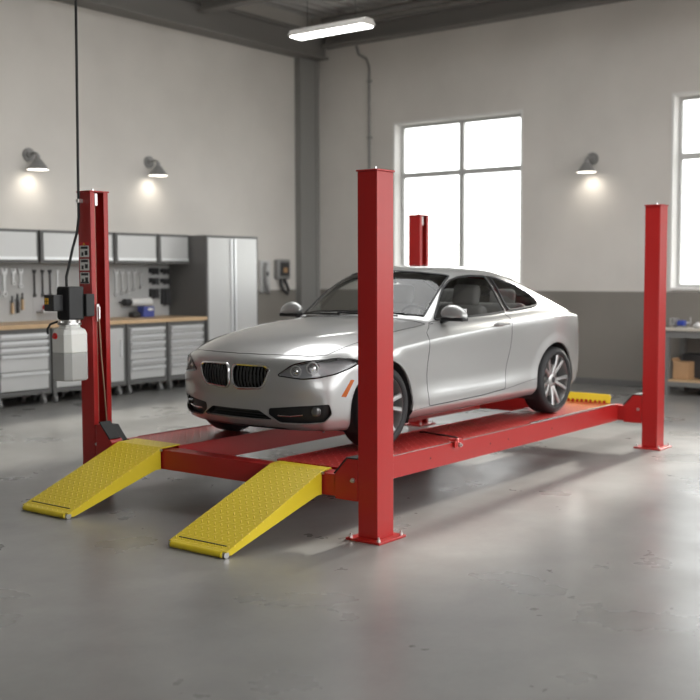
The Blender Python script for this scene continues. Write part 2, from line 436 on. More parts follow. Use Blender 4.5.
# the larger guard at the left front post
bm = B(); prism(bm, [(2.79, .25), (2.79, .555), (2.735, .555), (2.60, .42), (2.60, .25)], -.03, .09, 'x')
obj('pulley_guard', bm, 'red', cb1, bevel=.004)
bm = B(); prism(bm, [(2.752, .575), (2.74, .578), (2.615, .452), (2.625, .443)], -.035, .075, 'x')
obj('guard_pad', bm, 'rubber', cb1)

RW = [(.41, 1.02), (2.04, 2.66)]
for k, (y0, y1) in enumerate(RW):
    bm = B(); xa, xb = .165, L-.006
    box(bm, xa, xb, y0+.008, y1-.008, ZT-.010, ZT)
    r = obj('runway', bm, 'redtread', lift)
    for nm, u0, u1 in (('runway_side', y0, y0+.008), ('runway_side', y1-.008, y1)):
        bm = B(); box(bm, xa, xb, u0, u1, .268, ZT+.002)
        lo, hi = (u0, u0+.035) if u0 == y0 else (u1-.035, u1)
        box(bm, xa, xb, lo, hi, .262, .270)
        obj(nm, bm, 'red', r, bevel=.0015)
    for i in range(7):
        bm = B(); box(bm, xa+.3+i*.62, xa+.34+i*.62, y0+.01, y1-.01, .33, ZT-.011); obj('stiffener', bm, 'red', r)
    # jack rail: pale edge strip along the outer top edge
    yo = y0 if k == 0 else y1
    bm = B(); box(bm, 2.85, L-.10, yo-.006, yo+.022, ZT+.003, ZT+.016) if k == 0 else box(bm, 2.85, L-.10, yo-.014, yo+.010, ZT+.002, ZT+.014)
    obj('edge_strip', bm, 'satin', r, bevel=.002)
    bm = B(); box(bm, .30, 2.83, yo-.003, yo+.006, ZT+.003, ZT+.007) if k == 0 else box(bm, .30, 2.83, yo-.006, yo+.003, ZT+.003, ZT+.007)
    obj('edge_highlight', bm, 'satin', r)  # thin bright strip standing in for the highlight along the runway edge
    for x in (1.25, 2.15, 2.45, 3.25):
        bm = B(); a, b = (y0-.001, y0) if k == 0 else (y1, y1+.001)
        cyl(bm, (x, a, .345), (x, b, .345), .008, n=12); obj('bolt_hole', bm, 'black', r)
# wheel stops at the rear of the runways
for k, (y0, y1) in enumerate(((.50, 1.02), (2.08, 2.60))):
    bm = B(); a = .11
    prism(bm, [(y0, 0), (y1, 0), (y1, .065), (y1-.05, .095), (y0+.02, .095), (y0, .075)], 0, .012, 'x')
    bmesh.ops.transform(bm, matrix=Matrix.Translation((4.70, 0, ZT+.002)) @ Matrix.Rotation(math.radians(18), 4, 'Y'), verts=bm.verts)
    s = obj('wheel_stop', bm, 'yellow', lift, bevel=.002, label='yellow steel wheel stop')
    for i in range(9):
        y = y0+.06+i*(y1-y0-.12)/8
        bm = B(); box(bm, 4.690, 4.700, y-.012, y+.012, ZT+.002, ZT+.028); obj('hinge_tooth', bm, 'red', s)
# latch rod on the near runway
bm = B(); tube(bm, [(1.83, .90, ZT+.012), (1.80, .84, ZT+.020), (1.66, .46, ZT+.030), (1.625, .40, ZT+.030)], .007, 8)
lr = obj('latch_rod', bm, 'rubber', lift, smooth=True)
bm = B(); box(bm, 1.56, 1.68, .385, .398, .385, ZT+.03); box(bm, 1.56, 1.585, .385, .45, ZT+.015, ZT+.03); box(bm, 1.655, 1.68, .385, .43, ZT+.015, ZT+.03)
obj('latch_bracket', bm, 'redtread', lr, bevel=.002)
bm = B(); cyl(bm, (1.62, .385, .405), (1.62, .368, .405), .02, n=6); cyl(bm, (1.62, .368, .405), (1.62, .355, .405), .010, n=10)
obj('latch_bolt', bm, 'galv', lr, smooth=True)
# ramps
def ramp(y0, y1, y0t, y1t, xt, xl):
    """y0..y1 at the toe, y0t..y1t at the beam; xt = toe position"""
    def taper(bm):
        for v in bm.verts:
            k = min(1, max(0, (v.co.x-xt)/(.0-xt)))
            f = (v.co.y-y0)/(y1-y0)
            v.co.y += ((y0t-y0)*(1-f)+(y1t-y1)*f)*k
        return bm
    zt = ZT+.014; xq = xt+.025
    pr = [(xl, zt-.004), (.0, zt-.008), (xq, .052), (xt, .045), (xt, .037), (xq, .040), (.0, zt-.018), (xl, zt-.013)]
    bm = B(); prism(bm, pr, y0, y1, 'y'); taper(bm)
    bmesh.ops.subdivide_edges(bm, edges=[e for e in bm.edges if abs(e.verts[0].co.x-e.verts[1].co.x) > .4], cuts=1)
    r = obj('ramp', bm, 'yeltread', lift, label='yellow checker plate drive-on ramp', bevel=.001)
    for yy in (y0+.012, y1-.020):
        bm = B(); prism(bm, [(-.004, zt-.012), (-.004, .262), (-.05, .262), (xt+.055, .012), (xt+.025, .012), (xt+.025, .037)], yy, yy+.008, 'y'); taper(bm)
        obj('ramp_side', bm, 'yellow', r)
    bm = B(); cyl(bm, (xt, y0+.03, .024), (xt, y1-.03, .024), .021, n=16); box(bm, xt, xt+.045, y0+.03, y1-.03, .008, .038)
    obj('toe_bar', bm, 'yellow', r, smooth=True)
    sl = (zt-.006-.052)/(0-xq); z = .052+sl*.03
    bm = B(); vs = box(bm, xq+.024, xq+.036, y0+.045, y1-.045, z-.004, z+.0015)
    obj('toe_slot', bm, 'dark', r)
    for yy in (y0+.004, y1-.026):
        bm = B(); cyl(bm, (xt+.01, yy, .022), (xt+.01, yy+.022, .022), .022, n=16); obj('roller', bm, 'galv', r, smooth=True)
    bm = B(); cyl(bm, (-.012, y0t+.015, ZT-.012), (-.012, y0t-.012, ZT-.012), .010, n=10); obj('hinge_pin', bm, 'galv', r, smooth=True)
ramp(.50, 1.015, .455, .93, -.90, .09); ramp(2.17, 2.71, 2.05, 2.56, -.80, .19)
# stickers on the left front post
for i, z in enumerate((1.945, 1.838, 1.731)):
    bm = B(); ya, yb = 2.872, 2.985; x = -.0015
    box(bm, x-.001, x+.0015, ya, yb, z-.046, z+.046)
    s = obj('warning_sticker', bm, 'paper', lift, label='white pictogram warning sticker')
    bm = B(); box(bm, x-.002, x-.001, ya+.012, yb-.012, z+.020, z+.040); box(bm, x-.002, x-.001, ya+.015, ya+.05, z-.03, z+.005); box(bm, x-.002, x-.001, yb-.045, yb-.02, z-.036, z-.006)
    if i == 2: box(bm, x-.002, x-.001, ya+.004, yb-.004, z-.044, z-.030)
    obj('pictogram', bm, 'dark', s)
    if i == 0:
        bm = B(); box(bm, x-.0015, x+.0015, ya, yb, z+.050, z+.074); obj('sticker_header', bm, 'redp', s)
        bm = B(); prism(bm, [(2.915, z+.052), (2.945, z+.052), (2.93, z+.072)], x-.0025, x-.0015, 'x'); obj('warning_triangle', bm, 'yelp', s)
        
# power unit mounted on the left front post
pu = thing('hydraulic_power_unit', 'black motor and white oil tank hung on the left red lift post', 'hydraulic pump', (-.17, 3.02, .99))
cx, cy = -.165, 2.925
def octa(rx, ry, c):
    return [(cx-rx+c, cy-ry), (cx+rx-c, cy-ry), (cx+rx, cy-ry+c), (cx+rx, cy+ry-c), (cx+rx-c, cy+ry), (cx-rx+c, cy+ry), (cx-rx, cy+ry-c), (cx-rx, cy-ry+c)]
def loft(bm, lv, c=.045, mi=0):
    R = [[bm.verts.new((x, y, z)) for x, y in octa(rx, ry, c*rx/.115)] for z, rx, ry in lv]
    for a, b in zip(R[:-1], R[1:]):
        for i in range(8): bm.faces.new((a[i], a[(i+1) % 8], b[(i+1) % 8], b[i])).material_index = mi
    bm.faces.new(R[0][::-1]).material_index = mi; bm.faces.new(R[-1]).material_index = mi
bm = B(); loft(bm, [(.99, .108, .108), (1.0, .117, .117), (1.215, .117, .117)]); oil = obj('oil_level', bm, 'oil', pu, bevel=.004)
bm = B(); loft(bm, [(1.2155, .117, .117), (1.36, .117, .117), (1.395, .105, .105), (1.415, .07, .07), (1.435, .07, .07)])
tank = obj('oil_tank', bm, 'poly', pu, bevel=.006)
bm = B(); cyl(bm, (cx-.107, cy+.03, 1.345), (cx-.130, cy+.03, 1.35), .024, n=20); obj('filler_cap', bm, 'redp', pu, smooth=True)
bm = B(); cyl(bm, (cx, cy, 1.435), (cx, cy, 1.452), .095, n=24); cyl(bm, (cx, cy, 1.452), (cx, cy, 1.475), .07, n=24)
for i in range(6):
    a = i*PI/3; cyl(bm, (cx+.082*math.cos(a), cy+.082*math.sin(a), 1.452), (cx+.082*math.cos(a), cy+.082*math.sin(a), 1.466), .010, n=6)
obj('pump_manifold', bm, 'galv', pu, smooth=True)
bm = B(); tube(bm, [(cx-.06, cy+.07, 1.46), (cx-.11, cy+.10, 1.44), (cx-.125, cy+.12, 1.40), (cx-.12, cy+.12, 1.36)], .009, 8); obj('return_hose', bm, 'rubber', pu, smooth=True)
bm = B(); rounded(bm, cx-.07, cx+.08, cy-.088, cy+.062, 1.475, 1.74, .012)
for i in range(9): box(bm, cx-.074, cx-.068, cy-.06+i*.014, cy-.055+i*.014, 1.49, 1.72)
obj('motor', bm, 'black', pu)
bm = B(); rounded(bm, cx-.165, cx-.071, cy-.02, cy+.105, 1.545, 1.675, .008); cb = obj('control_box', bm, 'dark', pu)
bm = B(); box(bm, cx-.1675, cx-.165, cy+.045, cy+.09, 1.60, 1.65); obj('warning_label', bm, 'yelp', cb)
bm = B(); box(bm, cx-.1685, cx-.1675, cy+.065, cy+.069, 1.60, 1.65); box(bm, cx-.1685, cx-.1675, cy+.045, cy+.09, 1.623, 1.627); obj('label_grid', bm, 'black', cb)
bm = B(); box(bm, cx+.08, -.002, cy-.115, cy-.035, 1.50, 1.68); obj('mounting_plate', bm, 'black', pu, bevel=.004)
for ch in pu.children: ch.data.transform(Matrix.Translation((0, 0, -.075)))
for ch in cb.children: ch.data.transform(Matrix.Translation((0, 0, -.075)))
bm = B(); tube(bm, [(cx-.01, 2.94, 1.665), (cx-.01, 2.94, 1.74), (-.13, 2.955, 1.85), (-.08, 2.975, 1.97), (-.04, 2.965, 2.10), (-.03, 2.955, 2.22), (-.03, 2.953, 2.35), (-.03, 2.953, 2.5), (-.03, 2.935, 4), (-.03, 2.93, 5.2), (-.03, 2.93, 6.49)], .011, 10)
cable = tag(obj('power_cable', bm, 'rubber', smooth=True), 'black power cable dropping from the ceiling to the lift motor', 'cable')
bm = B(); box(bm, -.045, -.0005, 2.935, 2.97, 2.335, 2.365); obj('cable_clip', bm, 'galv', lift, bevel=.002)
bm = B(); box(bm, .03, .055, W-AY-.022, W-AY-.002, 1.38, 1.52); box(bm, .035, .05, W-AY-.04, W-AY-.022, 1.40, 1.50)
obj('cable_clamp', bm, 'galv', lift, bevel=.003)
bm = B(); tube(bm, [(.043, W-AY-.03, 1.40), (.055, W-AY-.035, 1.1), (.08, W-AY-.035, .8), (.10, W-AY-.03, .56)], .006, 8)
obj('hydraulic_hose', bm, 'copper', lift, smooth=True)
# ---------------------------------------------------------------- the car
car = thing('car', 'silver two-door coupe with twin chrome grilles parked on the red lift', 'car', (1.022, 1.5315, ZT), rz=-.022)
def interp(tab, x):
    if x <= tab[0][0]: return tab[0][1]
    for (a, va), (b, vb) in zip(tab[:-1], tab[1:]):
        if x <= b: return va+(vb-va)*(x-a)/(b-a)
    return tab[-1][1]
T_w = [(-.33, .962), (-.12, .985), (.12, 1.0), (.38, .998), (.62, .99), (1.2, .985), (1.75, .985), (2.25, .992), (2.5, 1.004), (2.75, 1.008), (3.0, .995), (3.2, .955), (3.4, .90)]
T_bot = [(-.33, .165), (.3, .17), (1.2, .175), (2.3, .19), (3.0, .20), (3.4, .21)]
T_cr = [(-.33, .665), (-.12, .705), (.12, .742), (.38, .765), (.62, .785), (1.16, .822), (1.88, .872), (2.4, .898), (2.95, .915), (3.3, .895)]
T_belt = [(-.33, .765), (-.12, .812), (.12, .852), (.38, .882), (.62, .903), (.86, .918), (1.3, .932), (1.75, .944), (2.25, .966), (2.5, .978), (3.0, .972), (3.3, .935)]
T_hood = [(-.72, .728), (-.56, .795), (-.28, .868), (.02, .922), (.33, .957), (.56, .975), (.595, .978)]
def side_row(x, j):
    w = interp(T_w, x); b = interp(T_bot, x); c = interp(T_cr, x); bl = interp(T_belt, x)
    fade = min(1, max(0, (x+.1)/.6))*min(1, max(0, (3.4-x)/.5))
    conc = fade*(1 if .4 < x < 2.2 else .4)
    y = [.70, .805, .862, .874, .868-.027*conc, .872-.014*conc, .884, .878, .850, .803][j]*w
    z = [b, b, b+.075, b+.15, .45, min(.62, c-.09), c-.038, c+.018, c+.018+(bl-c-.018)*.55, bl][j]
    return (x, y, z)
rings = []
# ring 0: front corner column and bonnet edge
rings.append([(-.50, .62, .175), (-.53, .715, .172), (-.555, .745, .235), (-.555, .765, .32), (-.535, .785, .42), (-.50, .79, .53), (-.475, .782, .60), (-.46, .765, .645), (-.455, .735, .685), (-.475, .70, .712),
              (-.52, .665, .718), (-.565, .60, .722), (-.605, .52, .726), (-.65, .40, .730), (-.685, .20, .732), (-.70, 0, .733)])
HY = [.745, .67, .57, .40, .20, 0]
for xs, dx in ((-.33, (-.02, -.05, -.10, -.16, -.19, -.20)), (-.12, (0, -.03, -.07, -.11, -.14, -.15)), (.12, (0, -.02, -.05, -.08, -.10, -.11)), (.38, (0, -.01, -.03, -.04, -.05, -.06)), (.60, (0, 0, -.01, -.02, -.03, -.04))):
    r = [side_row(xs, j) for j in range(10)]
    for y, d in zip(HY, dx):
        x = xs+d; zc = interp(T_hood, x); ze = interp(T_belt, xs)+.012
        k = (y/.745)**2.6
        z = zc+(ze-zc)*k+(.007 if y in (.57, .40) else 0)
        r.append((x, y*(1 if xs > -.2 else .97), z))
    rings.append(r)
def ring(xs, top):
    rings.append([side_row(xs, j) for j in range(10)]+top)
ring(.775, [(.765, .745, .922), (.75, .71, .930), (.725, .66, .942), (.665, .50, .960), (.615, .26, .974), (.595, 0, .979)])
ring(.87, [(.855, .742, .930), (.83, .718, .938), (.80, .700, .950), (.715, .53, .966), (.66, .27, .980), (.64, 0, .984)])
ring(1.06, [(1.055, .738, .938), (1.02, .710, 1.03), (.975, .668, 1.098), (.895, .50, 1.125), (.835, .26, 1.143), (.815, 0, 1.150)])
ring(1.27, [(1.265, .736, .944), (1.22, .692, 1.10), (1.16, .632, 1.222), (1.08, .47, 1.258), (1.02, .24, 1.280), (1.00, 0, 1.288)])
ring(1.47, [(1.47, .735, .950), (1.43, .683, 1.15), (1.37, .600, 1.312), (1.28, .45, 1.352), (1.22, .23, 1.374), (1.20, 0, 1.382)])
ring(1.66, [(1.66, .735, .957), (1.65, .675, 1.17), (1.62, .590, 1.346), (1.58, .44, 1.388), (1.55, .22, 1.408), (1.54, 0, 1.413)])
ring(1.92, [(1.92, .735, .967), (1.93, .675, 1.17), (1.93, .582, 1.345), (1.93, .43, 1.390), (1.93, .22, 1.412), (1.93, 0, 1.418)])
ring(2.20, [(2.20, .740, .982), (2.22, .678, 1.165), (2.24, .580, 1.305), (2.25, .43, 1.360), (2.26, .22, 1.385), (2.26, 0, 1.392)])
ring(2.48, [(2.47, .752, .996), (2.50, .695, 1.130), (2.53, .600, 1.225), (2.56, .43, 1.285), (2.58, .22, 1.312), (2.585, 0, 1.320)])
ring(2.74, [(2.73, .765, 1.003), (2.76, .715, 1.078), (2.80, .630, 1.138), (2.84, .45, 1.180), (2.87, .23, 1.205), (2.88, 0, 1.212)])
ring(2.97, [(2.97, .775, .998), (2.99, .738, 1.025), (3.03, .665, 1.052), (3.08, .47, 1.075), (3.12, .24, 1.090), (3.13, 0, 1.095)])
ring(3.18, [(3.18, .75, .963), (3.20, .72, .978), (3.23, .66, .993), (3.27, .48, 1.014), (3.30, .24, 1.020), (3.31, 0, 1.022)])
ring(3.36, [(3.38, .71, .944), (3.40, .68, .957), (3.42, .62, .972), (3.45, .47, 1.002), (3.46, .24, 1.008), (3.47, 0, 1.010)])
rings.append([(3.36, .62, .215), (3.40, .74, .212), (3.45, .765, .28), (3.48, .785, .36), (3.50, .80, .48), (3.50, .80, .62), (3.47, .79, .76), (3.43, .765, .84), (3.38, .73, .885), (3.35, .68, .925),
              (3.42, .64, .940), (3.48, .60, .952), (3.53, .53, .967), (3.585, .44, .988), (3.60, .22, .994), (3.605, 0, .996)])
for r in rings:      # shorter tail
    for i, p in enumerate(r):
        if p[0] > 3.05: r[i] = (3.05+(p[0]-3.05)*.75, p[1]*(.965 if p[0] > 3.44 or r is rings[-1] else 1), p[2])
cage = bmesh.new()
cr = cage.edges.layers.float.new('crease_edge')
def V(p, s): return cage.verts.new((p[0], p[1]*s, p[2]))
PF = [(-.60, .175), (-.655, .170), (-.725, .215), (-.75, .30), (-.745, .40), (-.775, .50), (-.785, .59), (-.775, .655), (-.745, .705)]
PR = [(3.05+(a-3.05)*.75, b) for a, b in [(3.42, .215), (3.50, .212), (3.58, .28), (3.63, .36), (3.66, .48), (3.66, .62), (3.625, .76), (3.60, .84), (3.595, .91)]]
PY = [.665, .60, .52, .40, .20, 0]; PLAN = [.165, .115, .075, .038, .010, 0]
for s in (1, -1):
    R = [[V(p, s) for p in r] for r in rings]
    def quad(a, b, c, d):
        f = cage.faces.new((a, b, c, d) if s > 0 else (d, c, b, a))
    for i in range(len(R)-1):
        for j in range(15): quad(R[i][j], R[i][j+1], R[i+1][j+1], R[i+1][j])
    for i in range(1, len(R)-2):
        e = cage.edges.get((R[i][7], R[i+1][7]))
        if e: e[cr] = .62 if i > 2 else .35
        e = cage.edges.get((R[i][2], R[i+1][2]))
        if e: e[cr] = .4
    for ring0, prof, sg in ((R[0], PF, 1), (R[-1], PR, -1)):
        G = []
        for j, (x, z) in enumerate(prof):
            sl = 1.0 if j < 6 else 1.0-.0*(j-5)
            yr = 1.06 if (sg > 0 and 1 < j < 6) else 1.0
            dd = [0]*6
            if sg > 0: dd = {6: (.006, .016, .022, .012, 0, 0), 5: (-.004, -.006, -.004, .004, 0, 0), 4: (.0, .004, .010, .010, 0, 0), 7: (.0, .006, .008, .004, 0, 0)}.get(j, dd)
            G.append([ring0[j]]+[V((x+sg*pl+d_, y*yr, z), s) for y, pl, d_ in zip(PY, PLAN, dd)])
        G.append([ring0[9]]+[ring0[10+k] for k in range(6)])
        for j in range(9):
            for c in range(6):
                q = (G[j][c], G[j][c+1], G[j+1][c+1], G[j+1][c])
                quad(*(q if sg > 0 else q[::-1]))
bmesh.ops.remove_doubles(cage, verts=cage.verts, dist=1e-4)
bmesh.ops.recalc_face_normals(cage, faces=cage.faces)
me = bpy.data.meshes.new('cage'); cage.to_mesh(me); cage.free()
tmp = bpy.data.objects.new('cage', me); COL.objects.link(tmp)
md = tmp.modifiers.new('s', 'SUBSURF'); md.levels = 3; md.render_levels = 3
dg = bpy.context.evaluated_depsgraph_get(); ev = tmp.evaluated_get(dg)
body = bmesh.new(); body.from_mesh(ev.to_mesh()); ev.to_mesh_clear()
bpy.data.objects.remove(tmp); bpy.data.meshes.remove(me)
bmesh.ops.recalc_face_normals(body, faces=body.faces)
# wheel arch flares
ARCH = [((0, .318), .362), ((2.69, .318), .362)]
for v in body.verts:
    if abs(v.co.y) > .6:
        for (ax, az), R_ in ARCH:
            d = math.hypot(v.co.x-ax, v.co.z-az)
            if R_-.03 < d < R_+.10:
                k = 1-max(0, d-R_)/.10
                v.co.y += math.copysign(.009*k*k*(3-2*k), v.co.y)
body.normal_update()
REG = body.faces.layers.int.new('region')
def region(idx, poly, D, U, filt, vert_up=Vector((0, 0, 1))):
    """cut the outline poly (in U, up coordinates) through the faces passing filt, then mark the inside"""
    D, U = Vector(D).normalized(), Vector(U).normalized(); Wv = vert_up
    P2 = lambda c: (c.dot(U), c.dot(Wv))
    us = [p[0] for p in poly]; vs = [p[1] for p in poly]; m = .03
    bb = (min(us)-m, max(us)+m, min(vs)-m, max(vs)+m)
    cand = set()
    for f in body.faces:
        c = f.calc_center_median()
        if filt(c, f.normal):
            u, v = P2(c)
            if bb[0]-.03 < u < bb[1]+.03 and bb[2]-.03 < v < bb[3]+.03: cand.add(f)
    n = len(poly)
    for i in range(n):
        a, b = poly[i], poly[(i+1) % n]
        e3 = U*(b[0]-a[0])+Wv*(b[1]-a[1]); no = e3.cross(D)
        if no.length < 1e-7: continue
        no.normalize(); co = U*a[0]+Wv*a[1]
        lo = (min(a[0], b[0])-.004, max(a[0], b[0])+.004, min(a[1], b[1])-.004, max(a[1], b[1])+.004)
        sel = []
        for f in cand:
            if not f.is_valid: continue
            q = [P2(v.co) for v in f.verts]
            if max(x[0] for x in q) < lo[0] or min(x[0] for x in q) > lo[1] or max(x[1] for x in q) < lo[2] or min(x[1] for x in q) > lo[3]: continue
            sel.append(f)
        if not sel: continue
        geom = list({v for f in sel for v in f.verts})+list({e for f in sel for e in f.edges})+sel
        g = bmesh.ops.bisect_plane(body, geom=geom, plane_co=co, plane_no=no, dist=1e-6)
        for x in g['geom']:
            if isinstance(x, bmesh.types.BMFace): cand.add(x)
        for x in g['geom_cut']:
            if isinstance(x, bmesh.types.BMEdge):
                for f in x.link_faces: cand.add(f)
    def inside(u, v):
        c = False; j = n-1
        for i in range(n):
            (xi, yi), (xj, yj) = poly[i], poly[j]
            if (yi > v) != (yj > v) and u < (xj-xi)*(v-yi)/(yj-yi)+xi: c = not c
            j = i
        return c
    k = 0
    for f in cand:
        if f.is_valid:
            c = f.calc_center_median()
            if filt(c, f.normal) and inside(*P2(c)): f[REG] = idx; k += 1
    return k
def smooth_poly(pts, n=3, closed=True):
    """Catmull-Rom through the outline so that corners read as rounded"""
    out = []; N = len(pts)
    for i in range(N):
        p0, p1, p2, p3 = pts[i-1], pts[i], pts[(i+1) % N], pts[(i+2) % N]
        for k in range(n):
            t = k/n
            out.append(tuple(.5*((2*p1[d])+(-p0[d]+p2[d])*t+(2*p0[d]-5*p1[d]+4*p2[d]-p3[d])*t*t+(-p0[d]+3*p1[d]-3*p2[d]+p3[d])*t**3) for d in (0, 1)))
    return out
def round_poly(pts, r=.01, n=4):
    out = []; N = len(pts)
    for i in range(N):
        p = Vector(pts[i]); a = Vector(pts[i-1])-p; b = Vector(pts[(i+1) % N])-p
        ra = min(r, a.length*.45); rb = min(r, b.length*.45)
        A = p+a.normalized()*ra; Bp = p+b.normalized()*rb
        for k in range(n+1):
            t = k/n; q = A*(1-t)**2+p*2*t*(1-t)+Bp*t*t; out.append((q.x, q.y))
    return out
XA, YA = (1, 0, 0), (0, 1, 0)
DOORWIN = [(.872, .953), (.95, 1.035), (1.06, 1.135), (1.17, 1.215), (1.29, 1.272), (1.42, 1.300), (1.60, 1.313), (1.845, 1.308), (1.885, 1.20), (1.965, .990), (1.70, .975), (1.40, .965), (1.10, .955)]
QUARTER = [(1.935, 1.304), (2.0, 1.298), (2.13, 1.270), (2.33, 1.215), (2.50, 1.140), (2.56, 1.085), (2.555, 1.040), (2.48, 1.024), (2.25, 1.008), (2.045, .998), (1.99, 1.10)]
DOOR = [(.60, .270), (.585, .60), (.592, .86), (.72, .915), (.83, .940), (1.10, .950), (1.40, .960), (1.70, .970), (1.955, .986), (1.91, .93), (1.875, .86), (1.885, .74), (1.872, .64), (1.83, .50), (1.79, .310), (1.40, .286)]
circ = lambda c, r, n=40: [(c[0]+r*math.cos(2*PI*i/n), c[1]+r*math.sin(2*PI*i/n)) for i in range(n)]
for s, base in ((-1, 0), (1, 50)):
    fs = lambda c, n, s=s: c.y*s > .45
    pass
    for k, (c, r) in enumerate([]): region(99, circ(c, r), YA, XA, lambda c, n, s=s: c.y*s > .52)
    fw = lambda c, n, s=s: c.y*s > .45 and c.z > .88 and n.y*s > .3
    region(base+15, [(1.84, 1.312), (1.95, 1.310), (2.0, 1.10), (2.06, 1.0), (1.95, .988), (1.88, 1.2)], YA, XA, fw)
    region(base+16, [(.30, .10), (.34, .252), (.60, .266), (1.40, .282), (1.79, .306), (2.32, .362), (2.40, .10)], YA, XA, lambda c, n, s=s: c.y*s > .62)
    region(base+1, round_poly(DOORWIN, .02), YA, XA, fw)
    region(base+2, round_poly(QUARTER, .025), YA, XA, fw)
    region(base+3, round_poly(DOOR, .03), YA, XA, lambda c, n, s=s: c.y*s > .6 and n.y*s > .25)
    for c, r in ARCH: region(99, circ(c, r), YA, XA, lambda c, n, s=s: c.y*s > .52)
    region(base+4, [(-.362, .556), (-.332, .552), (-.405, .428), (-.445, .436)], YA, XA, lambda c, n, s=s: c.y*s > .6)
    region(base+13, [(1.0, .0), (3.30, .0), (3.30, .225), (3.06, .235)] if False else [(3.28, .74), (3.28, .90), (3.62, .90), (3.62, .76)], YA, XA, lambda c, n, s=s: c.y*s > .48 and c.x > 3.22)
    # front corner pieces are cut along a slanted direction
    A = math.radians(38); D = (math.cos(A), -s*math.sin(A), 0); U = (math.sin(A), s*math.cos(A), 0)
    u = lambda x, y: x*math.sin(A)+abs(y)*math.cos(A)
    HEAD = [(u(-.71, .41), .590), (u(-.67, .53), .672), (u(-.60, .63), .698), (u(-.45, .755), .712), (u(-.33, .80), .712), (u(-.245, .835), .683), (u(-.34, .82), .645), (u(-.48, .775), .600), (u(-.57, .70), .578), (u(-.64, .60), .568)]
    region(base+5, round_poly(HEAD, .025), D, U, lambda c, n, s=s: c.y*s > .25 and c.x < -.1)
    FOG = [(u(-.73, .335), .342), (u(-.66, .58), .368), (u(-.53, .765), .385), (u(-.51, .775), .31), (u(-.545, .73), .248), (u(-.62, .62), .232), (u(-.71, .43), .232), (u(-.735, .335), .29)]
    region(base+6, round_poly(FOG, .018), D, U, lambda c, n, s=s: c.y*s > .25 and c.x < -.3)
    KID = [(.022, .510), (.020, .630), (.045, .660), (.325, .657), (.365, .634), (.330, .545), (.285, .490), (.055, .478)]
    region(base+7, [(a*s, b) for a, b in round_poly(KID, .028)], XA, YA, lambda c, n: c.x < -.4)
region(8, round_poly([(-.245, .322), (.245, .322), (.355, .262), (.335, .248), (-.335, .248), (-.355, .262)], .012), XA, YA, lambda c, n: c.x < -.4)
region(9, [(-.60, .14), (.60, .14), (.42, .196), (-.42, .196)], XA, YA, lambda c, n: c.x < -.35 and c.z < .25)
UP = Vector((0, 1, 0))
def sym(pts): return pts+[(x, -y) for x, y in reversed(pts) if abs(y) > 1e-6]
WS = [(.672, 0), (.690, .26), (.748, .52), (.812, .655), (.985, .628), (1.16, .592), (1.345, .548), (1.255, .42), (1.20, .22), (1.178, 0)]
region(10, sym(WS), (0, 0, 1), XA, lambda c, n: c.z > .9 and n.z > .1 and c.x < 1.6, UP)
BL = [(2.50, 0), (2.49, .22), (2.46, .42), (2.46, .52), (2.72, .56), (2.93, .585), (3.02, .47), (3.06, .24), (3.07, 0)]
region(11, sym(BL), (0, 0, 1), XA, lambda c, n: c.z > .9 and n.z > .1 and c.x > 2.3, UP)
HOOD = [(-.688, 0), (-.672, .22), (-.632, .42), (-.56, .60), (-.46, .685), (-.33, .715), (-.10, .742), (.25, .755), (.55, .757), (.72, .735), (.70, .66), (.655, .50), (.606, .26), (.585, 0)]
region(12, sym(HOOD), (0, 0, 1), XA, lambda c, n: c.z > .68 and n.z > .1 and c.x < .85, UP)
TR = [(3.18, 0), (3.17, .35), (3.16, .58), (3.28, .61), (3.37, .57), (3.42, .45), (3.44, 0)]
region(14, sym(TR), (0, 0, 1), XA, lambda c, n: c.z > .9 and n.z > .1 and c.x > 3.1, UP)
body.normal_update()
allv = {v: v.normal.copy() for v in body.verts}
def piece(idx):
    """faces of a region copied out, with the shading normals of the whole body"""
    idx = idx if isinstance(idx, (list, tuple)) else [idx]
    out = bmesh.new(); mp = {}; nm = []
    for f in body.faces:
        if f[REG] in idx:
            vs = []
            for v in f.verts:
                if v not in mp: mp[v] = out.verts.new(v.co); nm.append(allv[v])
                vs.append(mp[v])
            try: out.faces.new(vs)
            except ValueError: pass
    return out, nm
def finish(name, bm, nm, m, parent, label=None):
    me = bpy.data.meshes.new(name); bm.to_mesh(me); bm.free()
    me.materials.append(M_[m]); me.polygons.foreach_set('use_smooth', [True]*len(me.polygons))
    me.normals_split_custom_set_from_vertices([tuple(n) for n in nm])
    o = link(name, me, parent)
    if label: o['label'] = label
    return o
def loops(bm):
    """boundary loops as lists of points"""
    es = {e for e in bm.edges if len(e.link_faces) == 1}; out = []
    while es:
        e = es.pop(); a, b = e.verts; chain = [a, b]
        while True:
            nx = [x for x in chain[-1].link_edges if x in es]
            if not nx: break
            es.discard(nx[0]); chain.append(nx[0].other_vert(chain[-1]))
        if chain[0] is chain[-1]: chain.pop()
        out.append(chain)
    return out
def resample(pts, step=.012):
    out = [pts[0]]
    for p in pts[1:]:
        if (p-out[-1]).length > step*.6: out.append(p)
    if (out[0]-out[-1]).length < step*.4: out.pop()
    return out
def outline(bm, nm, r, m, name, parent, sink=0., flat=1, step=.012):
    t = B(); bm.verts.index_update()
    for ch in loops(bm):
        if len(ch) < 8: continue
        pts = [v.co-Vector(nm[v.index])*sink for v in ch]
        tube(t, resample(pts, step), r, 6, closed=True, flat=flat)
    return obj(name, t, m, parent, smooth=True, local=True)
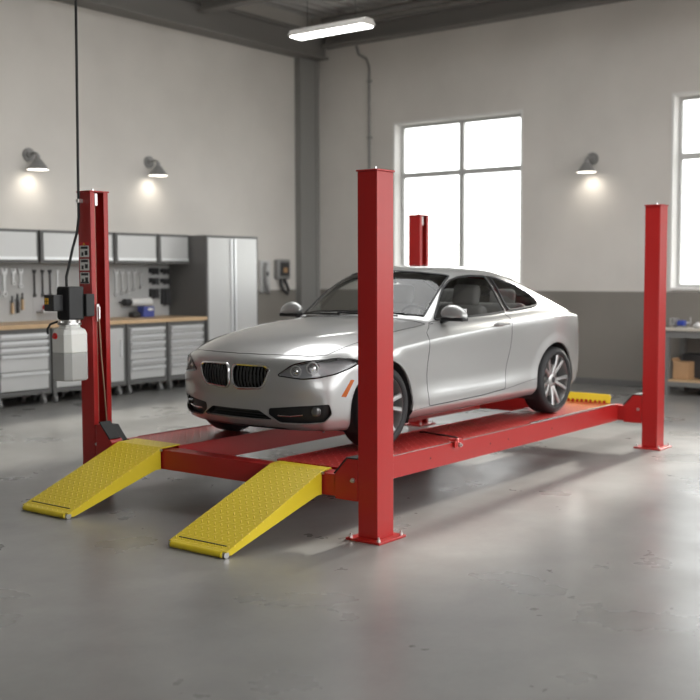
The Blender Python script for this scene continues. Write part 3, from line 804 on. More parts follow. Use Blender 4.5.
def recess(bm, nm, vec, m, name, parent, label=None):
    """sink a cut piece along vec and wall it in"""
    vec = Vector(vec); t = bmesh.new(); bm.verts.index_update()
    mp = [t.verts.new(v.co+vec) for v in bm.verts]
    for f in bm.faces: t.faces.new([mp[v.index] for v in f.verts])
    for ch in loops(bm):
        top = [t.verts.new(v.co) for v in ch]; bot = [mp[v.index] for v in ch]; n = len(ch)
        for i in range(n):
            try: t.faces.new((top[i], top[(i+1) % n], bot[(i+1) % n], bot[i]))
            except ValueError: pass
    bmesh.ops.recalc_face_normals(t, faces=t.faces)
    o = obj(name, t, m, parent, local=True, label=label); return o
# painted shell and its dark inner lining
bm, nm = piece([0, 4, 54] if False else 0)
sh = finish('body_shell', bm.copy(), nm, 'paint', car)
lin = bmesh.new(); bm.verts.index_update()
lv = [lin.verts.new(v.co-Vector(nm[i])*.014) for i, v in enumerate(bm.verts)]
for f in bm.faces: lin.faces.new([lv[v.index] for v in reversed(f.verts)])
obj('cabin_lining', lin, 'lining', sh, local=True); bm.free()
bm, nm = piece(12); h = finish('bonnet', bm.copy(), nm, 'paint', car); outline(bm, nm, .0032, 'black', 'panel_gap', h, .0005); bm.free()
bm, nm = piece(14); h = finish('boot_lid', bm.copy(), nm, 'paint', car); outline(bm, nm, .003, 'black', 'panel_gap', h, .0005); bm.free()
bm, nm = piece(10); h = finish('windscreen', bm.copy(), nm, 'wglass', car); outline(bm, nm, .010, 'black', 'windscreen_seal', h, .002); bm.free()
bm, nm = piece(11); h = finish('rear_window', bm.copy(), nm, 'wglass', car); outline(bm, nm, .010, 'black', 'window_seal', h, .002); bm.free()
bm, nm = piece(9); finish('lower_valance', bm, nm, 'black', car)
for s, b in ((-1, 0), (1, 50)):
    bm, nm = piece(b+3); door = finish('door', bm.copy(), nm, 'paint', car); outline(bm, nm, .0028, 'black', 'panel_gap', door, .0005)
    l = bmesh.new(); bm.verts.index_update(); lv = [l.verts.new(v.co-Vector(nm[i])*.03) for i, v in enumerate(bm.verts)]
    for f in bm.faces: l.faces.new([lv[v.index] for v in reversed(f.verts)])
    obj('door_card', l, 'lining', door, local=True); bm.free()
    bm, nm = piece(b+1); w = finish('side_window', bm.copy(), nm, 'glass', car); outline(bm, nm, .0105, 'black', 'window_trim', w, .001); bm.free()
    bm, nm = piece(b+2); w = finish('quarter_window', bm.copy(), nm, 'glass', car); outline(bm, nm, .0105, 'black', 'window_trim', w, .001); bm.free()
    bm, nm = piece(b+4); finish('side_marker', bm, nm, 'amber', car, 'amber side marker')
    bm, nm = piece(b+13); finish('tail_light', bm, nm, 'tail', car, 'red tail light')
    bm, nm = piece(b+15); finish('pillar_trim', bm, nm, 'blackg', car)
    bm, nm = piece(b+16); sk = finish('side_skirt', bm.copy(), nm, 'paint', car); outline(bm, nm, .0022, 'black', 'panel_gap', sk, .0012); bm.free()
    # door handle
    t = B(); yy = .872
    for i in range(1): pass
    tube(t, [(1.585, s*.862, .885), (1.60, s*.893, .888), (1.66, s*.902, .891), (1.76, s*.900, .893), (1.80, s*.888, .893), (1.812, s*.862, .892)], .0175, 10, flat=.8)
    obj('door_handle', t, 'paint', door, smooth=True, local=True)
    t = B(); rounded(t, -.055, .055, -.004, .004, -.022, .022, .004, mtx=Matrix.Translation((1.67, s*.871, .888))); obj('handle_recess', t, 'paint', door, local=True, smooth=True)
    # grille
    bm, nm = piece(b+7)
    g = recess(bm, nm, (.055, 0, -.004), 'blackg', 'kidney_grille', car, 'black slatted kidney grille')
    ring_ = outline(bm, nm, .0100, 'satin', 'chrome_surround', g, -.002, step=.010)
    pts = [v.co.copy() for v in bm.verts]; bm.free()
    t = B(); n = 9
    for i in range(n):
        y = s*(.055+i*.033); zs = [p.z for p in pts if abs(p.y-y) < .014]; xs = [p.x for p in pts if abs(p.y-y) < .014]
        if not zs: continue
        z0, z1 = min(zs)+.004, max(zs)-.004; 
        xt = min((p for p in pts if abs(p.y-y) < .014), key=lambda p: -p.z).x; xb_ = min((p for p in pts if abs(p.y-y) < .014), key=lambda p: p.z).x
        xm = min(xs)
        tube(t, [(xb_+.016, y, z0), (xm+.012, y, (z0*2+z1)/3), (xm+.012, y, (z0+z1*2)/3), (xt+.016, y, z1)], .0075, 6)
    obj('grille_slats', t, 'slat', g, smooth=True, local=True)
    # fog lamp intake
    A = math.radians(38)
    bm, nm = piece(b+6)
    ins = Vector((math.cos(A), -s*math.sin(A), 0))
    f = recess(bm, nm, ins*.045, 'black', 'fog_lamp_intake', car, 'black fog lamp intake')
    pts = [v.co.copy() for v in bm.verts]; bm.free()
    def near(y, z):
        p = min(pts, key=lambda q: (abs(q.y)-y)**2+(q.z-z)**2); return p
    c = near(.685, .322); t = B(); c2 = c+ins*.012
    cyl(t, c2+ins*.04, c2, .036, n=24); cyl(t, c2, c2-ins*.004, .036, .028, n=24)
    fl = obj('fog_lamp', t, 'fog', f, smooth=True, local=True)
    t = B(); a = near(.42, .292)+ins*.012; d = near(.60, .300)+ins*.012; e = near(.51, .296)+ins*.010
    tube(t, [a, e, d], .0055, 8); obj('intake_trim', t, 'satin', f, smooth=True, local=True)
    # headlamp
    bm, nm = piece(b+5)
    hl = finish('headlamp', bm.copy(), nm, 'lens', car)
    outline(bm, nm, .0055, 'blackg', 'headlamp_edge', hl, .0005)
    recess(bm, nm, ins*.055, 'hbucket', 'headlamp_bucket', hl)
    pts = [v.co.copy() for v in bm.verts]; bm.free()
    for (yy, zz, rr) in ((.555, .625, .040), (.66, .642, .044)):
        c = near(yy, zz)+ins*.016; t = B()
        U_ = Vector((-ins.y, ins.x, 0)); Wz = Vector((0, 0, 1)); fwd = Vector((-.92, s*.38, 0)).normalized(); U_ = Vector((-fwd.y, fwd.x, 0))
        tube(t, [c+(U_*math.cos(k*PI/12)+Wz*math.sin(k*PI/12))*rr for k in range(24)], .0055, 8, closed=True)
        obj('light_ring', t, 'lampw', hl, smooth=True, local=True)
        t = B(); cyl(t, c-fwd*.045, c-fwd*.004, rr*.95, rr*.72, n=24); lathe(t, [(.001, .012), (rr*.35, .010), (rr*.6, .003), (rr*.7, -.006)], Matrix.Translation(c) @ fwd.to_track_quat('Y', 'Z').to_matrix().to_4x4(), 24)
        obj('projector', t, 'chrome', hl, smooth=True, local=True)
    t = B(); a = near(.50, .655)+ins*.015; d = near(.75, .700)+ins*.012; e = near(.63, .682)+ins*.012
    tube(t, [a, e, d], .005, 6); obj('brow_strip', t, 'chrome', hl, smooth=True, local=True)
    # mirror
    t = B()
    R0 = Matrix.Translation((.905, s*.895, 1.003))
    vs = bmesh.ops.create_icosphere(t, subdivisions=4, radius=1)['verts']
    for v in vs:
        x, y, z = v.co
        fx = x*(.062 if x < 0 else .035); 
        k = 1-.22*max(0, -z)
        v.co = (fx*k, y*.128*(1-.10*max(0, z)**2), z*(.088 if z > 0 else .050)-.010*y*s-.012)
        if v.co.x > .022: v.co.x = .022
    bmesh.ops.transform(t, matrix=R0, verts=t.verts)
    mi = obj('wing_mirror', t, 'paint', car, smooth=True, local=True, angle=50)
    t = B(); rounded(t, -.055, .030, -.118, .105, -.018, .012, .008, mtx=Matrix.Translation((.905, s*.897, .962)))
    rounded(t, -.03, .03, -.075, .03, -.016, .016, .008, mtx=Matrix.Translation((.905, s*.80, .945)) @ Matrix.Rotation(s*.3, 4, 'X'))
    obj('mirror_base', t, 'black', mi, local=True)
    t = B(); rounded(t, -.001, .004, -.105, .105, -.042, .042, .002, mtx=Matrix.Translation((.926, s*.895, 1.002))); obj('mirror_glass', t, 'chrome', mi, local=True)
    # rocker trim
    for k, ((ax, az), R_) in enumerate(ARCH):
        t = B()
        # wheel well
        n = 28; ri = R_+.004
        vo = []; vi = []
        for i in range(n+1):
            a = -.45+(PI+.9)*i/n
            vo.append(t.verts.new((ax+ri*math.cos(a), s*.845, az+ri*math.sin(a)))); vi.append(t.verts.new((ax+ri*math.cos(a), s*.50, az+ri*math.sin(a))))
        for i in range(n): t.faces.new((vo[i], vo[i+1], vi[i+1], vi[i]))
        t.faces.new(vi)
        bmesh.ops.recalc_face_normals(t, faces=t.faces)
        obj('wheel_well', t, 'rubber', car, local=True)
# lower intake
bm, nm = piece(8)
g = recess(bm, nm, (.07, 0, 0), 'black', 'lower_intake', car, 'black lower bumper intake'); pts = [v.co.copy() for v in bm.verts]; bm.free()
t = B()
for z in (.268, .288, .306):
    box(t, -.70, -.69, -.29, .29, z-.002, z+.002)
obj('intake_bars', t, 'dark', g, local=True)
# underbody
t = B(); rounded(t, -.50, 3.40, -.49, .49, .172, .26, .02); rounded(t, .42, 2.27, -.76, .76, .182, .26, .02); box(t, -.45, .55, -.49, .49, .26, .62); box(t, 2.25, 3.35, -.49, .49, .26, .70)
obj('underbody', t, 'rubber', car, local=True)
# wipers
t = B(); tube(t, [(.66, -.50, .985), (.655, -.2, .998), (.635, .12, 1.002)], .008, 6); tube(t, [(.635, .10, .992), (.66, .35, .990), (.71, .58, .978)], .008, 6)
box(t, .60, .64, -.45, .45, .955, .972)
obj('wipers', t, 'black', car, local=True)
# wheels
def wheel():
    t = B(); w = .112
    prof = [(.240, -w+.012), (.252, -w), (.270, -w-.004), (.295, -w+.006), (.309, -w+.020), (.3165, -w+.040), (.318, -.03), (.318, .03), (.3165, w-.040), (.309, w-.020), (.295, w-.006), (.270, w+.004), (.252, w), (.240, w-.012)]
    lathe(t, prof, n=72)
    for y in (-.06, -.02, .02, .06):
        pass
    return t
def rim():
    """outer face looks along -Y"""
    t = B()
    lathe(t, [(.222, -.098), (.231, -.108), (.238, -.112), (.240, -.104), (.232, -.098), (.222, -.09), (.214, -.07), (.205, .0), (.212, .09), (.225, .10), (.228, .09), (.214, .07), (.210, -.06), (.216, -.09)], n=72)
    lathe(t, [(.0, -.070), (.030, -.071), (.050, -.068), (.062, -.058), (.066, -.02), (.0, -.02)], n=40)
    for k in range(5):
        for d in (-1, 1):
            a0 = k*2*PI/5+PI/2+d*.10; a1 = k*2*PI/5+PI/2+d*.245
            p0 = Vector((math.cos(a0)*.045, -.060, math.sin(a0)*.045)); p1 = Vector((math.cos(a1)*.222, -.094, math.sin(a1)*.222))
            dr = (p1-p0).normalized(); sd = Vector((-math.sin((a0+a1)/2), 0, math.cos((a0+a1)/2)))
            R = []
            for tt, hw, dp in ((0, .019, .035), (.5, .0155, .032), (1, .021, .028)):
                c = p0.lerp(p1, tt); c.y += -.006*math.sin(tt*PI)
                R.append([t.verts.new(c+sd*hw*.62+Vector((0, 0, 0))), t.verts.new(c+sd*hw+Vector((0, .010, 0))), t.verts.new(c+sd*hw*.8+Vector((0, dp, 0))), t.verts.new(c-sd*hw*.8+Vector((0, dp, 0))), t.verts.new(c-sd*hw+Vector((0, .010, 0))), t.verts.new(c-sd*hw*.62)])
            fs = []
            for a, b in zip(R[:-1], R[1:]):
                for i in range(6): fs.append(t.faces.new((a[i], a[(i+1) % 6], b[(i+1) % 6], b[i])))
            fs += [t.faces.new(R[0]), t.faces.new(R[-1])]
            bmesh.ops.recalc_face_normals(t, faces=fs)
    return t
def place_wheel(src, x, y, rz):
    if src is None:
        o = obj('wheel', wheel(), 'tyre', car, smooth=True, local=True, angle=60); 
        rb = rim(); bmesh.ops.scale(rb, vec=(1.10, 1, 1.10), verts=rb.verts); obj('rim', rb, 'rim', o, smooth=True, local=True, angle=30)
        t = B(); cyl(t, (0, -.066, 0), (0, -.074, 0), .027, n=24); obj('centre_cap', t, 'dark', o, smooth=True, local=True)
        t = B()
        for k in range(5): a = k*2*PI/5+PI/2+PI/5; cyl(t, (math.cos(a)*.045, -.066, math.sin(a)*.045), (math.cos(a)*.045, -.055, math.sin(a)*.045), .009, n=8)
        obj('wheel_bolts', t, 'dark', o, smooth=True, local=True)
        t = B(); lathe(t, [(.0, -.025), (.155, -.025), (.155, -.001), (.0, -.001)], n=48); obj('brake_disc', t, 'disc', o, smooth=True, local=True)
        t = B(); lathe(t, [(.0, .0), (.235, .0), (.235, .03), (.0, .03)], n=32); obj('wheel_backing', t, 'rubber', o, smooth=True, local=True)
    else:
        o = src.copy(); COL.objects.link(o)
        for ch in src.children:
            c = ch.copy(); COL.objects.link(c); c.parent = o
    o.location = (x, y, .318); o.rotation_euler = (0, 0, rz); return o
w0 = place_wheel(None, 0, -.765, 0)
place_wheel(w0, 2.69, -.775, 0).rotation_euler = (0, .5, 0)
place_wheel(w0, 0, .765, PI); place_wheel(w0, 2.69, .775, PI)
w0.rotation_euler = (0, .25, 0)
# interior
def seat(x, y, w, rear=False):
    t = B()
    rounded(t, -.26, .26, -w/2, w/2, -.08, .08, .05, 4, Matrix.Translation((x, y, .46)) @ Matrix.Rotation(-.12, 4, 'Y'))
    rounded(t, -.065, .065, -w/2, w/2, -.02, .58, .05, 4, Matrix.Translation((x+.26, y, .48)) @ Matrix.Rotation(.26, 4, 'Y'))
    o = obj('rear_seat' if rear else 'front_seat', t, 'cloth', car, smooth=True, local=True)
    for yy in ((y,) if not rear else (y-w/4, y+w/4)):
        t = B(); hh = 0 if not rear else -.05
        rounded(t, -.05, .05, -.135, .135, -.10, .10, .045, 4, Matrix.Translation((x+.45, yy, 1.13+hh)) @ Matrix.Rotation(.18, 4, 'Y'))
        cyl(t, (x+.42, yy-.05, .98+hh), (x+.44, yy-.05, 1.06+hh), .007, n=8); cyl(t, (x+.42, yy+.05, .98+hh), (x+.44, yy+.05, 1.06+hh), .007, n=8)
        obj('headrest', t, 'cloth', o, smooth=True, local=True)
seat(1.45, -.37, .48); seat(1.45, .37, .48); seat(2.22, 0, 1.15, True)
t = B(); prism(t, [(.66, .90), (.80, .935), (1.02, .915), (1.06, .80), (1.0, .60), (.70, .60)], -.70, .70, 'y'); prism(t, [(.98, .90), (.93, .97), (.98, .972), (1.04, .90)], -.56, -.20, 'y')
box(t, .68, 2.9, -.70, .70, .27, .34); box(t, 1.0, 2.0, -.11, .11, .34, .56)
obj('dashboard', t, 'dark', car, local=True, bevel=.01)
t = B(); c = Vector((1.14, -.37, .89)); ax = Vector((.9, 0, .42)).normalized(); U_ = Vector((0, 1, 0)); V_ = ax.cross(U_)
tube(t, [c+(U_*math.cos(k*PI/14)+V_*math.sin(k*PI/14))*.185 for k in range(28)], .015, 8, closed=True)
for a in (0, PI, 1.5*PI): tube(t, [c, c+(U_*math.cos(a)+V_*math.sin(a))*.18], .014, 6)
cyl(t, c-ax*.02, c+ax*.012, .055, n=20); cyl(t, c-ax*.2, c-ax*.02, .025, n=12)
obj('steering_wheel', t, 'black', car, smooth=True, local=True)
t = B(); rounded(t, -.01, .01, -.11, .11, -.03, .03, .008, mtx=Matrix.Translation((1.17, 0, 1.275))); cyl(t, (1.17, 0, 1.29), (1.15, 0, 1.345), .008, n=8)
obj('rear_view_mirror', t, 'black', car, local=True)
body.free()
# ---------------------------------------------------------------- tool wall
def handle_strip(bm, x0, x1, y, z, h=.035):
    box(bm, x0, x1, y-.028, y-.020, z-h/2, z+h/2); box(bm, x0, x1, y-.022, y, z+h/2-.008, z+h/2)
def base_cabinet(x0, x1, kind, label, grp):
    y0, y1, z0, z1 = 8.09, 8.72, .15, 1.035
    t_ = thing('base_cabinet', label, 'cabinet', ((x0+x1)/2, (y0+y1)/2, 0), grp)
    bm = B(); t = .045
    box(bm, x0, x0+t, y0, y1, z0, z1); box(bm, x1-t, x1, y0, y1, z0, z1); box(bm, x0+t, x1-t, y0, y1, z0, z0+.06); box(bm, x0+t, x1-t, y0, y1, z1-.05, z1); box(bm, x0+t, x1-t, y1-.02, y1, z0+.06, z1-.05)
    box(bm, x0+t, x1-t, y0+.04, y0+.06, z0+.06, z1-.05)
    obj('cabinet_body', bm, 'cabframe', t_)
    a, b = x0+t+.005, x1-t-.005; lo, hi = z0+.065, z1-.055
    if kind == 'door':
        bm = B(); box(bm, a, b, y0-.012, y0+.02, lo, hi); d = obj('door', bm, 'cabinet', t_, bevel=.004)
        bm = B(); box(bm, b-.06, b-.035, y0-.035, y0-.012, lo+.35, lo+.60); obj('handle', bm, 'handle', d, bevel=.003)
    else:
        hs = kind; tot = sum(hs); z = hi
        for h in hs:
            dh = (hi-lo)*h/tot
            bm = B(); box(bm, a, b, y0-.012, y0+.02, z-dh+.008, z-.004); d = obj('drawer', bm, 'cabinet', t_, bevel=.003)
            bm = B(); handle_strip(bm, a+.005, b-.005, y0-.012, z-.028); obj('handle', bm, 'handle', d)
            z -= dh
    for x in (x0+.08, x1-.08):
        for y in (y0+.08, y1-.08):
            bm = B(); cyl(bm, (x, y, .10), (x, y, .15), .03, n=12); cyl(bm, (x-.02, y, .05), (x+.02, y, .05), .05, n=16); box(bm, x-.028, x+.028, y-.03, y+.03, .06, .11)
            obj('caster', bm, 'lampgrey', t_, smooth=True)
G1 = 'base cabinets under the wooden worktop'
base_cabinet(1.30, 2.64, 'door', 'grey single-door base cabinet furthest left under the wooden worktop', G1)
base_cabinet(2.67, 3.52, (1, 1, 1, 2.6, 2.8), 'grey five-drawer base cabinet left of the red lift post', G1)
base_cabinet(3.55, 4.18, 'door', 'grey single-door base cabinet behind the white oil tank', G1)
base_cabinet(4.21, 4.84, 'door', 'grey single-door base cabinet just right of the left red lift post', G1)
base_cabinet(4.87, 5.64, (1, 1, 1, 1.5, 1, 1.8), 'grey six-drawer base cabinet, left one of the pair beside the tall locker', G1)
base_cabinet(5.67, 6.44, (1, 1, 1, 1.2, 1.1, 1.7), 'grey six-drawer base cabinet directly against the tall locker', G1)
bm = B(); box(bm, 1.28, 6.47, 8.05, 8.999, 1.04, 1.095); tag(obj('worktop', bm, 'wood', bevel=.004), 'long pale wooden worktop over the grey base cabinets', 'worktop')
def wall_cabinet(x0, x1, label):
    y0, y1, z0, z1 = 8.5, 8.985, 1.92, 2.38
    t_ = thing('wall_cabinet', label, 'cabinet', ((x0+x1)/2, (y0+y1)/2, z0), 'wall cabinets above the tool panel')
    bm = B(); box(bm, x0, x1, y0, y1, z0, z1); obj('cabinet_body', bm, 'cabframe', t_, bevel=.003)
    n = 1; w = (x1-x0-.08)/n
    for i in range(n):
        a = x0+.04+i*w; b = a+w
        bm = B(); box(bm, a, b, y0-.016, y0-.001, z0+.04, z1-.04); d = obj('door', bm, 'cabinet', t_, bevel=.003)
        bm = B(); box(bm, a, b, y0-.03, y0-.016, z0+.045, z0+.085); obj('handle', bm, 'handle', d)
wall_cabinet(1.15, 2.38, 'grey wall cabinet furthest left, above the tool panel')
wall_cabinet(2.41, 3.66, 'grey wall cabinet over the five-drawer unit at left')
wall_cabinet(3.70, 4.99, 'grey wall cabinet behind the top of the left red post')
wall_cabinet(5.02, 5.85, 'grey wall cabinet second from the tall locker')
wall_cabinet(5.88, 6.525, 'grey wall cabinet touching the tall locker')
# tall locker
tl = thing('tall_locker', 'tall grey two-door steel locker at the right end of the worktop', 'cabinet', (7.12, 8.5, 0))
bm = B(); x0, x1, y0, y1 = 6.53, 7.72, 8.12, 8.98
box(bm, x0, x0+.03, y0, y1, .08, 2.37); box(bm, x1-.03, x1, y0, y1, .08, 2.37); box(bm, x0+.03, x1-.03, y0, y1, 2.34, 2.37); box(bm, x0+.03, x1-.03, y0, y1, .08, .14); box(bm, x0+.03, x1-.03, y1-.02, y1, .14, 2.34)
obj('cabinet_body', bm, 'cabframe', tl, bevel=.003)
for a, b in ((6.565, 7.095), (7.155, 7.685)):
    bm = B(); box(bm, a, b, y0-.01, y0+.02, .15, 2.335); d = obj('door', bm, 'cabinet', tl, bevel=.004)
    hx = b if a < 7 else a
    bm = B(); box(bm, hx-.03, hx+.012, y0-.035, y0-.011, .16, 2.325) if a < 7 else box(bm, hx-.012, hx+.03, y0-.035, y0-.011, .16, 2.325)
    obj('handle', bm, 'handle', d, bevel=.004)
bm = B(); box(bm, 7.125, 7.125+.002, y0-.005, y0, .15, 2.3); obj('door_gap', bm, 'black', tl)
for x in (6.6, 7.65):
    for y in (8.2, 8.9):
        bm = B(); cyl(bm, (x, y, 0), (x, y, .08), .03, n=12); obj('foot', bm, 'dark', tl, smooth=True)
# tool panel
bm = B(); box(bm, 1.30, 6.52, 8.975, 8.999, 1.096, 1.915)
for x in (2.6, 3.9, 5.2): box(bm, x, x+.006, 8.972, 8.975, 1.10, 1.915)
tp = tag(obj('pegboard', bm, 'peg'), 'pale grey tool panel on the wall between worktop and wall cabinets', 'tool panel')
YP = 8.97
def wrench(x, z0, z1, w, label, g='wrenches hanging on the tool panel', col='toolsteel'):
    bm = B(); box(bm, x-w/2, x+w/2, YP-.018, YP-.006, z0+w*1.2, z1-w*1.2)
    lathe(bm, [(w*.55, -.012), (w*1.15, -.012), (w*1.15, .008), (w*.55, .008)], Matrix.Translation((x, YP-.012, z0+w)), 16, closed=True)
    prism(bm, [(x-w*1.3, z1), (x-w*.5, z1), (x-w*.4, z1-w*1.1), (x+w*.4, z1-w*1.1), (x+w*.5, z1), (x+w*1.3, z1), (x+w*1.2, z1-w*1.8), (x+w*.5, z1-w*2.4), (x-w*.5, z1-w*2.4), (x-w*1.2, z1-w*1.8)], YP-.022, YP-.004, 'y')
    cyl(bm, (x, YP+.0046, z1-w*1.0), (x, YP-.03, z1-w*1.0), .006, n=8)
    tag(obj('wrench', bm, col, bevel=.002), label, 'wrench', g)
def hook_tool(name, cat, x, z0, z1, label, kind):
    bm = B(); zm = (z0+z1)/2
    if kind == 'driver':
        cyl(bm, (x, YP-.03, z0), (x, YP-.03, z0+(z1-z0)*.55), .026, .022, n=10, mi=0); cyl(bm, (x, YP-.03, z0+(z1-z0)*.55), (x, YP-.03, z1), .009, n=8, mi=1)
    elif kind == 'pliers':
        for s in (-1, 1): tube(bm, [(x+s*.012, YP-.02, z1), (x-s*.01, YP-.02, z1-(z1-z0)*.3), (x+s*.035, YP-.02, zm), (x+s*.03, YP-.02, z0)], .012, 6)
        cyl(bm, (x, YP-.035, z1-(z1-z0)*.3), (x, YP-.005, z1-(z1-z0)*.3), .022, n=12)
    elif kind == 'hammer':
        box(bm, x-.012, x+.012, YP-.03, YP-.01, z0, z1-.03); box(bm, x-.06, x+.05, YP-.04, YP-.004, z1-.045, z1, mi=1)
    elif kind == 'bracket':
        box(bm, x-.085, x+.085, YP-.05, YP+.0048, z0, z1); box(bm, x-.04, x+.04, YP-.09, YP-.05, z0-.02, z1-.02)
        for s in (-1, 1): cyl(bm, (x+s*.06, YP-.06, z0-.03), (x+s*.06, YP-.06, z1), .014, n=8)
    return tag(obj(name, bm, ['dark', 'toolsteel'], bevel=.002), label, cat)
for x, z0, z1, l in ((2.72, 1.60, 1.84, 'thick steel wrench at the far left edge of the tool panel'),
                     (2.95, 1.66, 1.86, 'short steel wrench, left of two hung close together'), (3.09, 1.66, 1.86, 'short steel wrench, right of two hung close together')):
    pass
import_x = lambda px: None
WR = [(3.42, 1.45, 1.85, .040, 'thick pale wrench hanging furthest left on the tool panel'),
      (3.57, 1.61, 1.84, .030, 'short wrench, left of the two above the screwdrivers'), (3.69, 1.57, 1.84, .030, 'short wrench, right of the two above the screwdrivers'),
      (3.92, 1.44, 1.83, .022, 'first of the slim wrenches left of the red post, counted from the left', 'dark'), (4.06, 1.44, 1.83, .022, 'second of the slim wrenches left of the red post, counted from the left', 'dark'),
      (4.19, 1.44, 1.83, .022, 'third of the slim wrenches left of the red post, counted from the left', 'dark'), (4.32, 1.47, 1.83, .022, 'last slim wrench, hanging closest to the red post on its left'),
      (5.42, 1.42, 1.84, .036, 'longest wide wrench, first one right of the red post'), (5.54, 1.44, 1.84, .036, 'second wide wrench right of the red post'),
      (5.66, 1.46, 1.84, .036, 'third wide wrench right of the red post'), (5.78, 1.50, 1.84, .036, 'fourth wide wrench right of the red post'), (5.91, 1.53, 1.79, .024, 'smallest wrench at the right end of the wide row')]
#WR-PLACE
for a in WR: wrench(*a[:5], col=a[5] if len(a) > 5 else 'toolsteel')
for x, z0, z1, m1, l in ((3.53, 1.21, 1.46, 'wood', 'wood-handled screwdriver with red collar, leftmost of three on the panel'), (3.62, 1.22, 1.49, 'dark', 'dark-handled screwdriver, middle one of three on the panel'), (3.70, 1.26, 1.50, 'wood', 'wood-handled screwdriver, rightmost of three on the panel')):
    t_ = thing('screwdriver', l, 'screwdriver', (x, YP-.03, z0), 'screwdrivers on the tool panel')
    bm = B(); cyl(bm, (x, YP-.03, z0), (x, YP-.03, z0+(z1-z0)*.62), .024, .020, n=10); obj('grip', bm, m1, t_, smooth=True)
    bm = B(); cyl(bm, (x, YP-.03, z0+(z1-z0)*.62), (x, YP-.03, z1), .011, n=8); box(bm, x-.02, x+.02, YP-.035, YP+.0048, z0+(z1-z0)*.66, z0+(z1-z0)*.70); obj('blade', bm, 'dark', t_, smooth=True)
bm = B(); box(bm, 3.95, 4.28, YP-.16, YP-.002, 1.215, 1.23); box(bm, 3.95, 4.28, YP-.16, YP-.15, 1.23, 1.26); tag(obj('tool_shelf', bm, 'toolsteel'), 'small metal shelf on the tool panel holding red tool, left of the red post', 'shelf')
bm = B(); cyl(bm, (4.03, YP-.08, 1.285), (4.25, YP-.08, 1.285), .045, n=14); box(bm, 4.08, 4.14, YP-.11, YP-.05, 1.30, 1.35); tag(obj('air_tool', bm, 'redp', smooth=True), 'red hand tool lying on the small panel shelf', 'tool')
for x, z0, z1, l in ((6.18, 1.78, 1.86, 'top dark clamp in the left column beside the locker'), (6.18, 1.62, 1.70, 'middle dark clamp in the left column beside the locker'), (6.18, 1.40, 1.53, 'large dark clamp at the bottom of the left column beside the locker'),
                    (6.42, 1.78, 1.85, 'top dark clamp in the right column against the locker'), (6.42, 1.62, 1.69, 'middle dark clamp in the right column against the locker'), (6.42, 1.28, 1.53, 'tall dark clamp at the bottom of the right column against the locker')):
    o = hook_tool('clamp', 'clamp', x, z0, z1, l, 'bracket'); o['group'] = 'dark clamps on the tool panel'
bm = B(); cyl(bm, (5.50, YP-.09, 1.325), (5.62, YP-.09, 1.325), .055, n=18)
cyl(bm, (5.47, YP-.09, 1.325), (5.50, YP-.09, 1.325), .03, n=12); box(bm, 5.475, 5.495, YP-.09, YP+.0048, 1.315, 1.335); o = tag(obj('roll_holder', bm, 'dark', smooth=True), 'black end holder of the white paper roll on the tool panel', 'holder')
bm = B(); cyl(bm, (5.63, YP-.09, 1.325), (6.04, YP-.09, 1.325), .062, n=20); cyl(bm, (6.04, YP-.09, 1.325), (6.06, YP-.09, 1.325), .02, n=12); box(bm, 6.045, 6.06, YP-.09, YP+.0048, 1.315, 1.335); tag(obj('paper_roll', bm, 'paper', smooth=True), 'white paper roll mounted sideways on the tool panel above the blue box', 'paper roll')
t_ = thing('carton_box', 'small blue box with white oval standing on the wooden worktop', 'box', (5.81, 8.72, 1.095))
bm = B(); box(bm, 5.70, 5.92, 8.66, 8.80, 1.0955, 1.26); obj('carton', bm, 'blue', t_, bevel=.003)
bm = B(); prism(bm, [(5.84+.06*math.cos(k*PI/8), 1.215+.022*math.sin(k*PI/8)) for k in range(16)], 8.658, 8.660, 'y'); obj('oval_mark', bm, 'paper', t_)
bm = B(); rounded(bm, 5.50, 5.66, 8.66, 8.80, 1.096, 1.18, .03); tag(obj('tool_bag', bm, 'dark', smooth=True), 'low dark bundle on the worktop left of the blue box', 'bag')
# charging station and hose reel beside the locker
t_ = thing('wall_telephone', 'pale grey wall-mounted handset unit beside the tall locker', 'handset', (8.82, 8.97, 1.38), None)
bm = B(); rounded(bm, 8.70, 8.95, 8.93, 8.998, 1.42, 2.0, .02); obj('back_box', bm, 'cabinet', t_, smooth=True)
bm = B(); tube(bm, [(8.76, 8.88, 1.95), (8.72, 8.87, 1.85), (8.74, 8.87, 1.60), (8.80, 8.87, 1.46), (8.86, 8.90, 1.42)], .035, 10); obj('handset', bm, 'lampgrey', t_, smooth=True)
bm = B(); box(bm, 8.76, 8.86, 8.90, 8.93, 1.72, 1.80); obj('button_panel', bm, 'black', t_)
t_ = thing('wall_charger', 'dark wall-mounted charger with hooked cable, next to the corner column', 'charger', (9.27, 8.97, 1.38), None)
bm = B(); rounded(bm, 9.10, 9.44, 8.88, 8.998, 1.66, 2.02, .03); obj('charger_body', bm, 'lampgrey', t_, smooth=True)
bm = B(); rounded(bm, 9.15, 9.39, 8.86, 8.885, 1.72, 1.97, .01); obj('charger_face', bm, 'dark', t_, smooth=True)
bm = B(); box(bm, 9.22, 9.32, 8.850, 8.862, 1.78, 1.87); obj('display', bm, 'card', t_)
bm = B(); tube(bm, [(9.22, 8.93, 1.66), (9.20, 8.90, 1.55), (9.24, 8.88, 1.46), (9.34, 8.88, 1.40), (9.40, 8.90, 1.47), (9.36, 8.93, 1.60), (9.33, 8.94, 1.67)], .028, 8); obj('charging_cable', bm, 'dark', t_, smooth=True)
